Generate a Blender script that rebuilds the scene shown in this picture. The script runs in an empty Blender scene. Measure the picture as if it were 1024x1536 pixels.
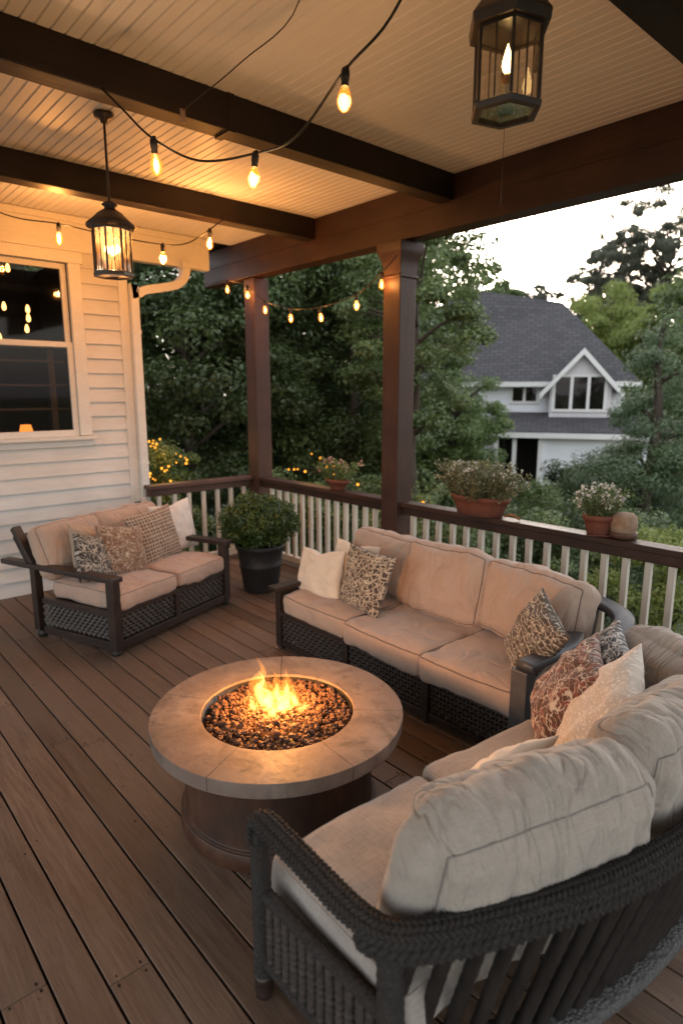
import bpy, bmesh, math, random
import numpy as np
from mathutils import Vector, Matrix, Euler, noise
PI = math.pi
S = bpy.context.scene
COL = S.collection
rnd = random.Random(7)
RNG = np.random.default_rng(11)

# ------------------------------------------------------------------ node helpers
class NT:
    def __init__(s, name):
        s.m = bpy.data.materials.new(name); s.m.use_nodes = True
        s.t = s.m.node_tree; s.t.nodes.clear()
        s.out = s.n('ShaderNodeOutputMaterial')
    def n(s, typ, ins=None, **kw):
        x = s.t.nodes.new(typ)
        for k, v in kw.items(): setattr(x, k, v)
        for k, v in (ins or {}).items(): s.set(x, k, v)
        return x
    def set(s, x, k, v):
        sock = x.inputs[k]
        if isinstance(v, bpy.types.NodeSocket): s.t.links.new(v, sock)
        elif isinstance(v, bpy.types.Node): s.t.links.new(v.outputs[0], sock)
        else:
            if isinstance(v, (tuple, list)) and sock.type == 'RGBA' and len(v) == 3: v = (*v, 1)
            sock.default_value = v
    def coords(s, kind='Object', scale=(1,1,1), rot=(0,0,0), loc=(0,0,0)):
        tc = s.n('ShaderNodeTexCoord')
        return s.n('ShaderNodeMapping', {'Vector': tc.outputs[kind], 'Scale': scale, 'Rotation': rot, 'Location': loc})
    def noise(s, vec, scale, detail=4, rough=.55, dist=0.):
        return s.n('ShaderNodeTexNoise', {'Vector': vec, 'Scale': scale, 'Detail': detail, 'Roughness': rough, 'Distortion': dist})
    def ramp(s, fac, stops, interp='LINEAR'):
        r = s.n('ShaderNodeValToRGB', {'Fac': fac}); cr = r.color_ramp; cr.interpolation = interp
        while len(cr.elements) < len(stops): cr.elements.new(.5)
        for e, (p, c) in zip(cr.elements, stops):
            e.position = p; e.color = (*c, 1) if len(c) == 3 else c
        return r
    def math(s, op, a, b=0., clamp=False):
        x = s.n('ShaderNodeMath', operation=op, use_clamp=clamp)
        s.set(x, 0, a); s.set(x, 1, b); return x
    def mix(s, fac, a, b, blend='MIX'):
        x = s.n('ShaderNodeMix', data_type='RGBA', blend_type=blend)
        s.set(x, 0, fac); s.set(x, 6, a); s.set(x, 7, b); return x.outputs[2]
    def bump(s, h, strength=.3, dist=.01, normal=None):
        b = s.n('ShaderNodeBump', {'Height': h, 'Strength': strength, 'Distance': dist})
        if normal is not None: s.set(b, 'Normal', normal)
        return b
    def bsdf(s, color, rough=.6, bump=None, **kw):
        p = s.n('ShaderNodeBsdfPrincipled'); s.set(p, 'Base Color', color); s.set(p, 'Roughness', rough)
        for k, v in kw.items(): s.set(p, k.replace('_', ' '), v)
        if bump is not None: s.set(p, 'Normal', bump)
        return p
    def done(s, sh, slot='Surface'):
        s.t.links.new(sh.outputs[0], s.out.inputs[slot]); return s.m

def grain_mat(name, c1, c2, stretch=(1,1,1), scale=12, rough=.6, bump=.25, bd=.004, fine=60, c3=None, coords='Object', spec=.3):
    """noise driven two tone surface with fine bump; stretch <1 pulls the grain along that axis"""
    t = NT(name); v = t.coords(coords, stretch)
    a = t.noise(v, scale, 5, .6, .3); b = t.noise(v, fine, 3, .6)
    col = t.ramp(a, [(.3, c1), (.7, c2)]).outputs[0]
    if c3:
        big = t.noise(t.coords(coords), 2.2, 3); col = t.mix(t.ramp(big, [(.42, (0,0,0)), (.68, (1,1,1))]).outputs[0], col, c3)
    col = t.mix(t.math('MULTIPLY', b, .35), col, tuple(x*.45 for x in c1))
    h = t.math('ADD', t.math('MULTIPLY', a, .5), b)
    rr = t.ramp(a, [(.2, (rough-.1,)*3), (.8, (min(1, rough+.1),)*3)]).outputs[0]
    return t.done(t.bsdf(col, rr, t.bump(h, bump, bd), **{'Specular_IOR_Level': spec}))

def emit_mat(name, col, strength):
    t = NT(name); return t.done(t.n('ShaderNodeEmission', {'Color': col, 'Strength': strength}))

def clear_glass(name, tint=(1,1,1), refl=.08, fr=.8, dirt=.0, dirtcol=(.6,.55,.5)):
    t = NT(name)
    tr = t.n('ShaderNodeBsdfTransparent', {'Color': tint}); gl = t.n('ShaderNodeBsdfGlossy', {'Roughness': .04})
    f = t.n('ShaderNodeFresnel', {'IOR': 1.45})
    fac = t.math('ADD', t.math('MULTIPLY', f, fr), refl*.4, True)
    m = t.n('ShaderNodeMixShader'); t.set(m, 0, fac); t.set(m, 1, tr); t.set(m, 2, gl)
    if dirt:
        d = t.n('ShaderNodeBsdfTranslucent', {'Color': dirtcol})
        n = t.noise(t.coords(), 22, 5)
        m2 = t.n('ShaderNodeMixShader'); t.set(m2, 0, t.math('MULTIPLY', n, dirt)); t.set(m2, 1, m); t.set(m2, 2, d); m = m2
    return t.done(m)

# ------------------------------------------------------------------ mesh builder
def frames(P, closed=False):
    P = [Vector(p) for p in P]; n = len(P); T = []
    for i in range(n):
        a = P[(i-1) % n] if (closed or i > 0) else P[0]
        b = P[(i+1) % n] if (closed or i < n-1) else P[-1]
        d = b-a; T.append(d.normalized() if d.length > 1e-9 else Vector((0,0,1)))
    up = Vector((0,0,1)) if abs(T[0].z) < .9 else Vector((1,0,0))
    N = [(up - T[0]*up.dot(T[0])).normalized()]
    for i in range(1, n):
        v = N[-1] - T[i]*N[-1].dot(T[i])
        N.append(v.normalized() if v.length > 1e-9 else N[-1])
    return P, T, N, [T[i].cross(N[i]) for i in range(n)]

def resample(P, step, closed=False, smooth=True):
    """Catmull-Rom through P at about step spacing"""
    P = [Vector(p) for p in P]; out = []; n = len(P)
    seg = n if closed else n-1
    for i in range(seg):
        if closed: p0, p1, p2, p3 = P[(i-1) % n], P[i], P[(i+1) % n], P[(i+2) % n]
        else: p0, p1, p2, p3 = P[max(i-1,0)], P[i], P[i+1], P[min(i+2, n-1)]
        k = max(1, int(round((p2-p1).length/step)))
        for j in range(k):
            u = j/k
            if smooth: q = .5*((2*p1) + (p2-p0)*u + (2*p0-5*p1+4*p2-p3)*u*u + (3*p1-p0-3*p2+p3)*u**3)
            else: q = p1.lerp(p2, u)
            out.append(q)
    if not closed: out.append(P[-1])
    return out

class MB:
    def __init__(s): s.v = []; s.f = []; s.uv = {}
    def add(s, vs, fs):
        o = len(s.v); s.v += [tuple(v) for v in vs]; s.f += [tuple(i+o for i in f) for f in fs]; return s
    def box(s, c, size, rot=None):
        x, y, z = (k/2 for k in size); c = Vector(c)
        vs = [Vector((i*x, j*y, k*z)) for i in (-1,1) for j in (-1,1) for k in (-1,1)]
        if rot is not None:
            R = rot if isinstance(rot, Matrix) else Matrix.Rotation(rot, 3, 'Z')
            vs = [R @ v for v in vs]
        return s.add([v+c for v in vs], [(0,1,3,2),(4,6,7,5),(0,4,5,1),(2,3,7,6),(0,2,6,4),(1,5,7,3)])
    def beam(s, a, b, w, h, up=(0,0,1)):
        a, b = Vector(a), Vector(b); d = (b-a).normalized(); up = Vector(up); sd = d.cross(up).normalized(); u = sd.cross(d)
        vs = [p + sd*(i*w/2) + u*(j*h/2) for p in (a,b) for i in (-1,1) for j in (-1,1)]
        return s.add(vs, [(0,1,3,2),(4,6,7,5),(0,4,5,1),(2,3,7,6),(0,2,6,4),(1,5,7,3)])
    def tube(s, P, r, seg=8, closed=False, cap=True, flat=1.0):
        P, T, N, B = frames(P, closed); n = len(P)
        R = r if hasattr(r, '__len__') else [r]*n
        vs = []; fs = []
        for i in range(n):
            for k in range(seg):
                a = 2*PI*k/seg; vs.append(P[i] + N[i]*(math.sin(a)*R[i]*flat) + B[i]*(math.cos(a)*R[i]))
        for i in range(n if closed else n-1):
            j = (i+1) % n
            for k in range(seg):
                l = (k+1) % seg; fs.append((i*seg+k, i*seg+l, j*seg+l, j*seg+k))
        if cap and not closed:
            fs.append(tuple(range(seg-1, -1, -1))); fs.append(tuple((n-1)*seg+k for k in range(seg)))
        return s.add(vs, fs)
    def lathe(s, prof, seg=24, c=(0,0,0), sx=1, sy=1, a0=0., cap=True):
        vs = []; fs = []; n = len(prof); c = Vector(c)
        for (r, z) in prof:
            for k in range(seg):
                a = 2*PI*k/seg + a0; vs.append(c + Vector((r*math.cos(a)*sx, r*math.sin(a)*sy, z)))
        for i in range(n-1):
            for k in range(seg):
                l = (k+1) % seg; fs.append((i*seg+k, i*seg+l, (i+1)*seg+l, (i+1)*seg+k))
        if cap and prof[0][0] > 1e-6: fs.append(tuple(range(seg-1, -1, -1)))
        if cap and prof[-1][0] > 1e-6: fs.append(tuple((n-1)*seg+k for k in range(seg)))
        return s.add(vs, fs)
    def prism(s, poly, z0, z1, f=None):
        n = len(poly); f = f or (lambda x, y, z: (x, y, z))
        vs = [f(x, y, z) for z in (z0, z1) for x, y in poly]
        fs = [tuple(range(n-1, -1, -1)), tuple(range(n, 2*n))] + [(i, (i+1) % n, n+(i+1) % n, n+i) for i in range(n)]
        return s.add(vs, fs)
    def grid(s, fn, nu, nv):
        vs = [fn(i/nu, j/nv) for j in range(nv+1) for i in range(nu+1)]
        return s.add(vs, [(j*(nu+1)+i, j*(nu+1)+i+1, (j+1)*(nu+1)+i+1, (j+1)*(nu+1)+i) for j in range(nv) for i in range(nu)])
    def quad(s, *p): return s.add(p, [tuple(range(len(p)))])
    def blob(s, c, r, sub=1, amp=.25, seed=0, sc=(1,1,1)):
        bm = bmesh.new(); bmesh.ops.create_icosphere(bm, subdivisions=sub, radius=1)
        bm.verts.index_update(); vs = []
        for v in bm.verts:
            k = 1 + amp*noise.noise(v.co*1.7 + Vector((seed*3.1, seed*1.7, seed)))*2
            vs.append(Vector(c) + Vector((v.co.x*sc[0], v.co.y*sc[1], v.co.z*sc[2]))*(r*k))
        s.add(vs, [tuple(v.index for v in f.verts) for f in bm.faces]); bm.free(); return s
    def mesh(s, name):
        m = bpy.data.meshes.new(name); m.from_pydata([tuple(v) for v in s.v], [], s.f); return m

def obj(name, mb, mat, parent=None, smooth=False, bevel=0., loc=(0,0,0), rot=(0,0,0), seg=2, weld=False, world=False):
    me = mb.mesh(name) if isinstance(mb, MB) else mb
    bm = bmesh.new(); bm.from_mesh(me)
    if weld: bmesh.ops.remove_doubles(bm, verts=bm.verts, dist=1e-5)
    bmesh.ops.recalc_face_normals(bm, faces=bm.faces)
    bm.to_mesh(me); bm.free()
    if mat: me.materials.append(mat)
    if smooth: me.polygons.foreach_set('use_smooth', [True]*len(me.polygons))
    o = bpy.data.objects.new(name, me); COL.objects.link(o)
    o.location = loc; o.rotation_euler = rot
    if parent is not None:
        o.parent = parent
        if world: o.location = Vector(loc) - root_loc(parent)
    if bevel:
        b = o.modifiers.new('Bevel', 'BEVEL'); b.width = bevel; b.segments = seg; b.limit_method = 'ANGLE'; b.angle_limit = math.radians(40)
        if not smooth:
            me.polygons.foreach_set('use_smooth', [True]*len(me.polygons))
            b.harden_normals = True
    return o
def root_loc(o):
    l = Vector((0,0,0))
    while o is not None: l += o.location; o = o.parent
    return l
def thing(name, label, cat, loc=(0,0,0), rz=0., group=None):
    o = bpy.data.objects.new(name, None); COL.objects.link(o); o.empty_display_size = .1
    o.location = loc; o.rotation_euler = (0,0,rz); return tag(o, label, cat, group)
def tag(o, label, cat, group=None):
    o['label'] = label; o['category'] = cat
    if group: o['group'] = group
    return o
def struct(o): o['kind'] = 'structure'; return o
def lamp(name, loc, power, col=(1,.56,.22), r=.02, parent=None):
    l = bpy.data.lights.new(name, 'POINT'); l.energy = power; l.color = col; l.shadow_soft_size = r
    o = bpy.data.objects.new(name, l); COL.objects.link(o); o.location = loc
    if parent is not None:
        o.parent = parent; o.location = Vector(loc) - root_loc(parent)
    return o
def polar(deg, d, z=0.):
    """a point d metres off along a compass bearing, measured from the deck's corner-to-corner line"""
    a = math.radians(48.5 - deg); return Vector((-math.sin(a)*d, math.cos(a)*d, z))

# ------------------------------------------------------------------ materials
BROWN = grain_mat('dark_stained_wood', (.085,.04,.025), (.12,.058,.037), (.12,1,1), 14, .55, .3, .004, 70, coords='Object')
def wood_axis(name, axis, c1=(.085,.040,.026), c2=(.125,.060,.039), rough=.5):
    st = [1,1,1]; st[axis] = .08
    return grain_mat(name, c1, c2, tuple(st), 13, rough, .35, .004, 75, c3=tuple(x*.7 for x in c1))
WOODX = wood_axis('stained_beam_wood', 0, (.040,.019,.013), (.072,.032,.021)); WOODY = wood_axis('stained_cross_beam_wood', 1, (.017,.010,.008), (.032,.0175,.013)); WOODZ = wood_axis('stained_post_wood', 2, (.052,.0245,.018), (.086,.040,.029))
CREAM = grain_mat('cream_painted_wood', (.58,.53,.46), (.68,.63,.55), (1,1,.15), 9, .5, .15, .002, 60, c3=(.50,.46,.40))
WHITE = grain_mat('white_painted_trim', (.70,.68,.65), (.77,.75,.72), (1,.3,1), 6, .45, .08, .002, 50)
SIDING = grain_mat('white_lap_siding', (.66,.64,.62), (.75,.73,.71), (1,.12,1), 7, .5, .12, .002, 45, c3=(.62,.60,.58))
IRON = grain_mat('blackened_iron', (.012,.011,.010), (.03,.024,.02), (1,1,1), 30, .45, .2, .002, 120, spec=.5)
BRONZE = grain_mat('oiled_bronze', (.02,.013,.01), (.05,.03,.02), (1,1,1), 20, .4, .2, .002, 120, spec=.6)
RUBBER = grain_mat('black_cable', (.012,.011,.010), (.02,.018,.016), (1,1,1), 30, .5, .1)
STONE = None
DRUM = grain_mat('rusty_drum_panel', (.024,.011,.0075), (.115,.048,.024), (1,1,.22), 7, .5, .4, .004, 60, c3=(.035,.02,.015))
TERRA = grain_mat('terracotta', (.125,.042,.027), (.19,.066,.042), (1,1,1), 12, .7, .2, .003, 70)
CHARPOT = grain_mat('charcoal_planter', (.02,.021,.023), (.035,.036,.038), (1,1,1), 14, .55, .15)
COIR = grain_mat('coir_tan', (.22,.14,.09), (.36,.25,.18), (1,1,1), 20, .9, .6, .006, 90)
SOIL = grain_mat('potting_soil', (.03,.02,.015), (.06,.04,.03), (1,1,1), 30, .95, .7, .01)
BARK = grain_mat('tree_bark', (.05,.038,.03), (.10,.08,.06), (1,1,.25), 8, .9, .8, .03, 25)
STEM = grain_mat('plant_stem', (.05,.06,.025), (.09,.09,.04), (1,1,.3), 20, .8, .2)
ROPE = grain_mat('dark_grey_rope', (.016,.0135,.012), (.056,.048,.043), (1,1,1), 90, .95, 1., .008, 190, c3=(.045,.039,.035))
SLATM = grain_mat('dark_brown_slat', (.010,.008,.007), (.026,.0205,.018), (1,1,.2), 30, .6, .4, .003, 160)
MATROPE = None
WICKERB = grain_mat('brown_wicker', (.032,.020,.015), (.07,.044,.032), (1,1,1), 40, .5, .3, .002, 160, spec=.4)
WICKERG = grain_mat('grey_brown_wicker', (.030,.025,.0225), (.07,.057,.05), (1,1,1), 40, .5, .3, .002, 160, spec=.4)
FRAMEW = grain_mat('espresso_frame_wood', (.018,.0115,.0095), (.036,.022,.018), (1,.2,1), 18, .42, .25, .002, 90, spec=.45)
FRAMEG = grain_mat('slate_frame_paint', (.055,.055,.06), (.08,.08,.085), (1,1,1), 22, .45, .15, .002, 90, spec=.45)
DARKIN = grain_mat('dark_underside', (.012,.009,.008), (.02,.015,.012), (1,1,1), 12, .9, .1)

def stone_material():
    t = NT('weathered_stone'); v = t.coords()
    a = t.noise(v, 4.5, 7, .65, .6); b = t.noise(v, 26, 5, .65); c = t.noise(v, 2.1, 3); st = t.noise(t.coords('Object', (1,1,.4)), 11, 6, .7, 1.2)
    col = t.ramp(a, [(.28, (.10,.075,.062)), (.5, (.185,.145,.122)), (.72, (.27,.222,.19))]).outputs[0]
    col = t.mix(t.ramp(c, [(.42, (0,0,0)), (.66, (.7,)*3)]).outputs[0], col, (.15,.10,.078))
    col = t.mix(t.ramp(st, [(.55, (0,0,0)), (.70, (.75,)*3)]).outputs[0], col, (.075,.068,.055))
    col = t.mix(t.ramp(b, [(.66, (0,0,0)), (.74, (.8,)*3)]).outputs[0], col, (.06,.042,.034))
    h = t.math('ADD', a, t.math('MULTIPLY', b, .6))
    return t.done(t.bsdf(col, t.ramp(st, [(.3, (.55,)*3), (.7, (.8,)*3)]).outputs[0], t.bump(h, .55, .006), **{'Specular_IOR_Level': .35}))
STONE = stone_material()
def rope_mat_material():
    t = NT('woven_rope_mat'); v = t.coords('Object')
    vo = t.n('ShaderNodeTexVoronoi', {'Vector': v, 'Scale': 85., 'Randomness': .8})
    n = t.noise(v, 140, 3)
    col = t.mix(vo.outputs['Distance'], (.095,.092,.09), (.018,.017,.0165))
    col = t.mix(t.math('MULTIPLY', n, .4), col, (.13,.127,.125))
    return t.done(t.bsdf(col, .9, t.bump(t.math('SUBTRACT', 1., vo.outputs['Distance']), .9, .008)))
MATROPE = rope_mat_material()

def linen(name, c, var=.12, scale=1.0, slub=.5, crease=None, cs=.5):
    """woven cloth: two crossed thread noises, slubs, broad fading"""
    t = NT(name)
    a = t.noise(t.coords('Object', (9,160,160)), 1.6*scale, 2); b = t.noise(t.coords('Object', (160,9,30)), 1.6*scale, 2)
    d = t.noise(t.coords('Object'), 5, 4); e = t.noise(t.coords('Object'), 420*scale, 2)
    th = t.math('ADD', t.math('MULTIPLY', a, .5), t.math('MULTIPLY', b, .5))
    dk = tuple(x*(1-var*2) for x in c); lt = tuple(min(1, x*(1+var)) for x in c)
    col = t.ramp(th, [(.36, dk), (.52, c), (.66, lt)]).outputs[0]
    col = t.mix(slub, c, col)
    col = t.mix(t.ramp(d, [(.35, (0,0,0)), (.75, (.35,)*3)]).outputs[0], col, dk)
    h = t.math('ADD', t.math('MULTIPLY', th, .8), t.math('MULTIPLY', e, .5))
    bp = t.bump(h, .35, .0025)
    if crease:
        def ridge(sc, v, w):
            n = t.noise(t.coords('Object', v), sc, 2, .5, .5)
            return t.ramp(t.math('ABSOLUTE', t.math('SUBTRACT', n, .5)), [(0, (0,0,0)), (w, (.75,)*3), (w*3, (1,1,1))]).outputs[0]
        g = t.math('ADD', ridge(1.0, crease, .035), t.math('MULTIPLY', ridge(1.9, crease, .05), .55)); soft = t.noise(t.coords('Object', crease), .8, 2)
        mask = t.ramp(t.noise(t.coords('Object'), 2.6, 2), [(.36, (.15,)*3), (.62, (1,1,1))]).outputs[0]
        hh = t.math('MULTIPLY', t.math('ADD', g, t.math('MULTIPLY', soft, 1.2)), mask)
        b2 = t.bump(hh, cs, .022); bp = t.bump(h, .35, .0025, b2)
    return t.done(t.bsdf(col, .92, bp, **{'Specular_IOR_Level': .15, 'Sheen_Weight': .25, 'Sheen_Roughness': .5}))
PEACH = linen('peach_tan_canvas', (.40,.292,.228), .07)
PEACHB = linen('peach_tan_canvas_creased', (.395,.288,.225), .07, 1., .5, (3.2,3.2,1.4), .45)
PEACHS = linen('peach_tan_canvas_sat', (.40,.292,.228), .07, 1., .5, (2.2,3.0,2.0), .30)
PEACH2 = linen('rosy_tan_canvas', (.40,.280,.222), .07, 1., .5, (2.2,3.0,2.0), .30)
OAT = linen('oatmeal_linen', (.315,.276,.245), .16, 1.0, .8)
GREIGE = linen('greige_linen', (.33,.285,.243), .12, 1.0, .7, (8,2.4,2.0), .75)
PIPE_D = linen('brown_piping_cord', (.10,.075,.062), .1)
PIPE_L = linen('tan_piping_cord', (.23,.165,.135), .1)
PIPE_M = linen('brown_tan_piping_cord', (.17,.122,.10), .1)
PIPE_G = linen('grey_seam_thread', (.17,.15,.13), .1)
CREAMF = linen('cream_cotton', (.64,.55,.45), .07)
WHITEF = linen('white_cotton', (.62,.58,.55), .06)
TANF = linen('tan_cotton', (.36,.26,.19), .08)

def pattern(name, kind):
    t = NT(name); uv = t.coords('UV'); wob = t.noise(uv, 5, 3)
    vec = t.n('ShaderNodeVectorMath', operation='MULTIPLY_ADD'); t.set(vec, 0, wob.outputs['Color']); t.set(vec, 1, (.22,.22,.22)); t.set(vec, 2, uv)
    def contour(scale, w, det=1.0, v=vec, dist=.6):
        n = t.noise(v, scale, det, .5, dist)
        d = t.math('ABSOLUTE', t.math('SUBTRACT', n, .5))
        return t.ramp(d, [(w*.55, (1,1,1)), (w, (0,0,0))]).outputs[0]
    if kind == 'lattice':
        vo = t.n('ShaderNodeTexVoronoi', {'Vector': vec, 'Scale': 5.2}, feature='DISTANCE_TO_EDGE')
        vo2 = t.n('ShaderNodeTexVoronoi', {'Vector': vec, 'Scale': 3.4}, feature='DISTANCE_TO_EDGE')
        l = t.math('MAXIMUM', t.ramp(vo.outputs['Distance'], [(.05, (1,1,1)), (.08, (0,0,0))]), t.ramp(vo2.outputs['Distance'], [(.03, (1,1,1)), (.05, (0,0,0))]))
        col = t.mix(l, (.075,.058,.048), (.52,.44,.34))
    elif kind == 'script':
        l = t.math('MAXIMUM', contour(2.6, .011, 1.5), contour(4.0, .015, 1.5))
        l = t.math('MAXIMUM', l, contour(1.7, .010))
        col = t.mix(l, (.20,.115,.075), (.58,.48,.37))
    elif kind == 'rust':
        l = t.math('MAXIMUM', contour(2.4, .014, 1.5), contour(3.8, .019, 1.5))
        l = t.math('MAXIMUM', l, contour(1.5, .010))
        base = t.mix(t.ramp(t.noise(uv, 4, 2), [(.5, (0,0,0)), (.6, (1,1,1))]), (.10,.047,.034), (.23,.075,.05))
        col = t.mix(l, base, (.58,.50,.42))
    elif kind == 'navy':
        l = t.math('MAXIMUM', contour(3.5, .028, 1.5), contour(5, .03, 1.5)); col = t.mix(l, (.035,.04,.05), (.50,.48,.45))
    elif kind == 'grey':
        l = t.math('MAXIMUM', contour(3.2, .022, 1.5), contour(5, .032, 1.5)); col = t.mix(l, (.05,.045,.042), (.46,.42,.36))
    elif kind == 'swirl':
        w = t.n('ShaderNodeTexWave', {'Vector': vec, 'Scale': 2.0, 'Distortion': 8., 'Detail': 2.}, wave_type='RINGS')
        l = t.math('MAXIMUM', contour(2.8, .012, 1.5), contour(4.4, .016, 1.5)); l = t.math('MAXIMUM', l, t.ramp(w, [(.93, (0,0,0)), (.97, (1,1,1))])); col = t.mix(l, (.085,.065,.05), (.52,.46,.37))
    elif kind == 'plaid':
        def bands(ax, sc):
            sp = t.n('ShaderNodeSeparateXYZ', {'Vector': uv}); q = t.math('MULTIPLY', sp.outputs[ax], sc)
            q = t.math('ADD', q, t.math('MULTIPLY', wob, .25)); fr = t.math('FRACT', q)
            return t.ramp(fr, [(0, (.9,)*3), (.13, (.8,)*3), (.18, (0,0,0)), (.50, (0,0,0)), (.54, (.8,)*3), (.62, (.7,)*3), (.66, (0,0,0)), (1, (0,0,0))]).outputs[0]
        l = t.math('MAXIMUM', bands(0, 3.3), bands(1, 3.0)); n = t.noise(t.coords('UV', (60,12,1)), 1, 3); n2 = t.noise(t.coords('UV', (12,70,1)), 1, 3)
        l = t.math('MULTIPLY', l, t.ramp(t.math('MULTIPLY', n, t.math('MULTIPLY', n2, 2.)), [(.25, (.45,)*3), (.5, (1,1,1))]), True)
        base = t.mix(t.ramp(n2, [(.4, (0,0,0)), (.62, (1,1,1))]), (.115,.066,.046), (.21,.13,.092)); col = t.mix(l, base, (.60,.50,.40))
    else:                                   # floral: pale blossoms on a warm off white ground
        vo = t.n('ShaderNodeTexVoronoi', {'Vector': vec, 'Scale': 15.}, feature='SMOOTH_F1'); n = t.noise(vec, 24, 3)
        l = t.ramp(t.math('ADD', vo.outputs['Distance'], t.math('MULTIPLY', n, .5)), [(.48, (1,1,1)), (.62, (0,0,0))]).outputs[0]
        col = t.mix(l, (.52,.46,.40), (.72,.66,.58))
    f = t.noise(t.coords('UV', (150,150,1)), 1, 2)
    col = t.mix(t.math('MULTIPLY', f, .35), col, (.05,.04,.035)) if kind != 'floral' else col
    return t.done(t.bsdf(col, .92, t.bump(f, .35, .003), **{'Specular_IOR_Level': .12, 'Sheen_Weight': .2}))
PAT = {k: pattern(k+'_print_cloth', k) for k in ('lattice','script','rust','navy','grey','swirl','plaid','floral')}

def leaf_mat(name, dark, light, trans=.35, rough=.4):
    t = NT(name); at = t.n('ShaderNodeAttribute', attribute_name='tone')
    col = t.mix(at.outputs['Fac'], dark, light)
    p = t.bsdf(col, rough, **{'Specular_IOR_Level': .5})
    tr = t.n('ShaderNodeBsdfTranslucent'); t.set(tr, 'Color', col)
    m = t.n('ShaderNodeMixShader'); t.set(m, 0, trans); t.set(m, 1, p); t.set(m, 2, tr); return t.done(m)
LEAF_DK = leaf_mat('dark_leaf', (.040,.064,.023), (.125,.178,.060))
LEAF_MD = leaf_mat('mid_leaf', (.064,.10,.034), (.19,.25,.083))
LEAF_LT = leaf_mat('light_leaf', (.09,.14,.044), (.21,.29,.09))
LEAF_YL = leaf_mat('yellow_green_leaf', (.15,.20,.045), (.32,.37,.10), .5)
LEAF_BL = leaf_mat('conifer_needle', (.055,.095,.045), (.155,.22,.10))
LEAF_PN = leaf_mat('hazed_pine_needle', (.10,.112,.078), (.21,.22,.16), .6)  # paler and greyer needles, aerial haze put into the leaf colour
LEAF_BX = leaf_mat('boxwood_leaf', (.020,.048,.011), (.10,.165,.036), .25)
LEAF_PL = leaf_mat('potted_foliage', (.085,.10,.042), (.30,.29,.165), .3)
PETAL = leaf_mat('white_petal', (.55,.5,.45), (.8,.77,.72), .3)
PETALP = leaf_mat('pink_petal', (.45,.22,.17), (.7,.45,.38), .3)
SKYK = 2.05
# ================================================================== SETTING: ground, deck
def deck_material():
    t = NT('weathered_deck_board'); at = t.n('ShaderNodeAttribute', attribute_name='tone')
    off = t.n('ShaderNodeCombineXYZ', {'X': t.math('MULTIPLY', at.outputs['Fac'], 37.), 'Y': t.math('MULTIPLY', at.outputs['Fac'], 11.)})
    tc = t.n('ShaderNodeTexCoord'); vv = t.n('ShaderNodeVectorMath', operation='ADD'); t.set(vv, 0, tc.outputs['Object']); t.set(vv, 1, off)
    m = t.n('ShaderNodeMapping', {'Vector': vv, 'Scale': (.55, 9, 1)}); g = t.noise(m, 4.5, 6, .62, .9)
    m2 = t.n('ShaderNodeMapping', {'Vector': vv, 'Scale': (1.2, 30, 1)}); f = t.noise(m2, 7, 4, .65, .3)
    b = t.noise(t.coords('Object', (.6,1,1)), 1.3, 4); sp = t.noise(vv, 34, 2)
    col = t.ramp(g, [(.28, (.075,.043,.028)), (.5, (.124,.076,.051)), (.74, (.178,.116,.081))]).outputs[0]
    tone = t.math('ADD', .68, t.math('MULTIPLY', at.outputs['Fac'], .80))
    hs = t.n('ShaderNodeHueSaturation', {'Color': col, 'Value': tone, 'Saturation': 1.0}); col = hs.outputs[0]
    col = t.mix(t.ramp(b, [(.40, (0,0,0)), (.70, (.55,)*3)]).outputs[0], col, (.165,.120,.092))
    col = t.mix(t.ramp(f, [(.30, (.75,)*3), (.46, (0,0,0))]).outputs[0], col, (.065,.042,.032))
    col = t.mix(t.ramp(sp, [(.70, (0,0,0)), (.76, (.7,)*3)]).outputs[0], col, (.05,.032,.024))
    h = t.math('ADD', g, t.math('MULTIPLY', f, .8)); rr = t.ramp(g, [(.3, (.42,)*3), (.7, (.60,)*3)]).outputs[0]
    return t.done(t.bsdf(col, rr, t.bump(h, .45, .004), **{'Specular_IOR_Level': .35}))
DECKM = deck_material()
NAIL = grain_mat('rusted_nail_stain', (.012,.009,.008), (.03,.018,.013), (1,1,1), 60, .7, .1)
def build_deck():
    mb = MB(); tone = []; y0 = .4300 - .147*16 - .0; nail = []
    i = 0
    while True:
        yb = y0 + i*.1472; i += 1
        if yb > 4.22: break
        x = -6.46 if yb < 2.79 else -6.46; xe = 3.02
        cuts = [x]; c = x + rnd.uniform(.8, 3.6)
        while c < xe-.5: cuts.append(c); c += rnd.uniform(2.0, 3.7)
        cuts.append(xe)
        for a, b in zip(cuts, cuts[1:]):
            tv = rnd.random(); zc = rnd.uniform(-.0008,.0008)
            mb.box(((a+b)/2, yb+.0736, -.0155+zc), (b-a-.0025, .1385, .031)); tone += [tv]*8
            for e in (a+.02, b-.02):
                for dy in (.03, .115):
                    if rnd.random() < .8: nail.append((e+rnd.uniform(-.006,.006), yb+dy+rnd.uniform(-.006,.006)))
            k = a + .5
            while k < b-.3:
                if rnd.random() < .35: nail.append((k, yb+rnd.choice((.03,.115))))
                k += .41
    o = obj('deck', mb, DECKM, bevel=.003); a = o.data.attributes.new('tone', 'FLOAT', 'POINT'); a.data.foreach_set('value', tone); struct(o)
    nb = MB()
    for x, y in nail:
        r = rnd.uniform(.0035,.006); nb.add([(x+r*1.5*math.cos(q*PI/4), y+r*math.sin(q*PI/4), .0016) for q in range(8)], [tuple(range(8))])
    struct(obj('deck_nails', nb, NAIL))
    f = MB(); f.box((-1.72, .95, -.19), (9.4, 6.5, .22)); f.box((-1.72, 4.245, -.10), (9.5, .03, .24)); struct(obj('deck_frame', f, DARKIN))
build_deck()

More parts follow.
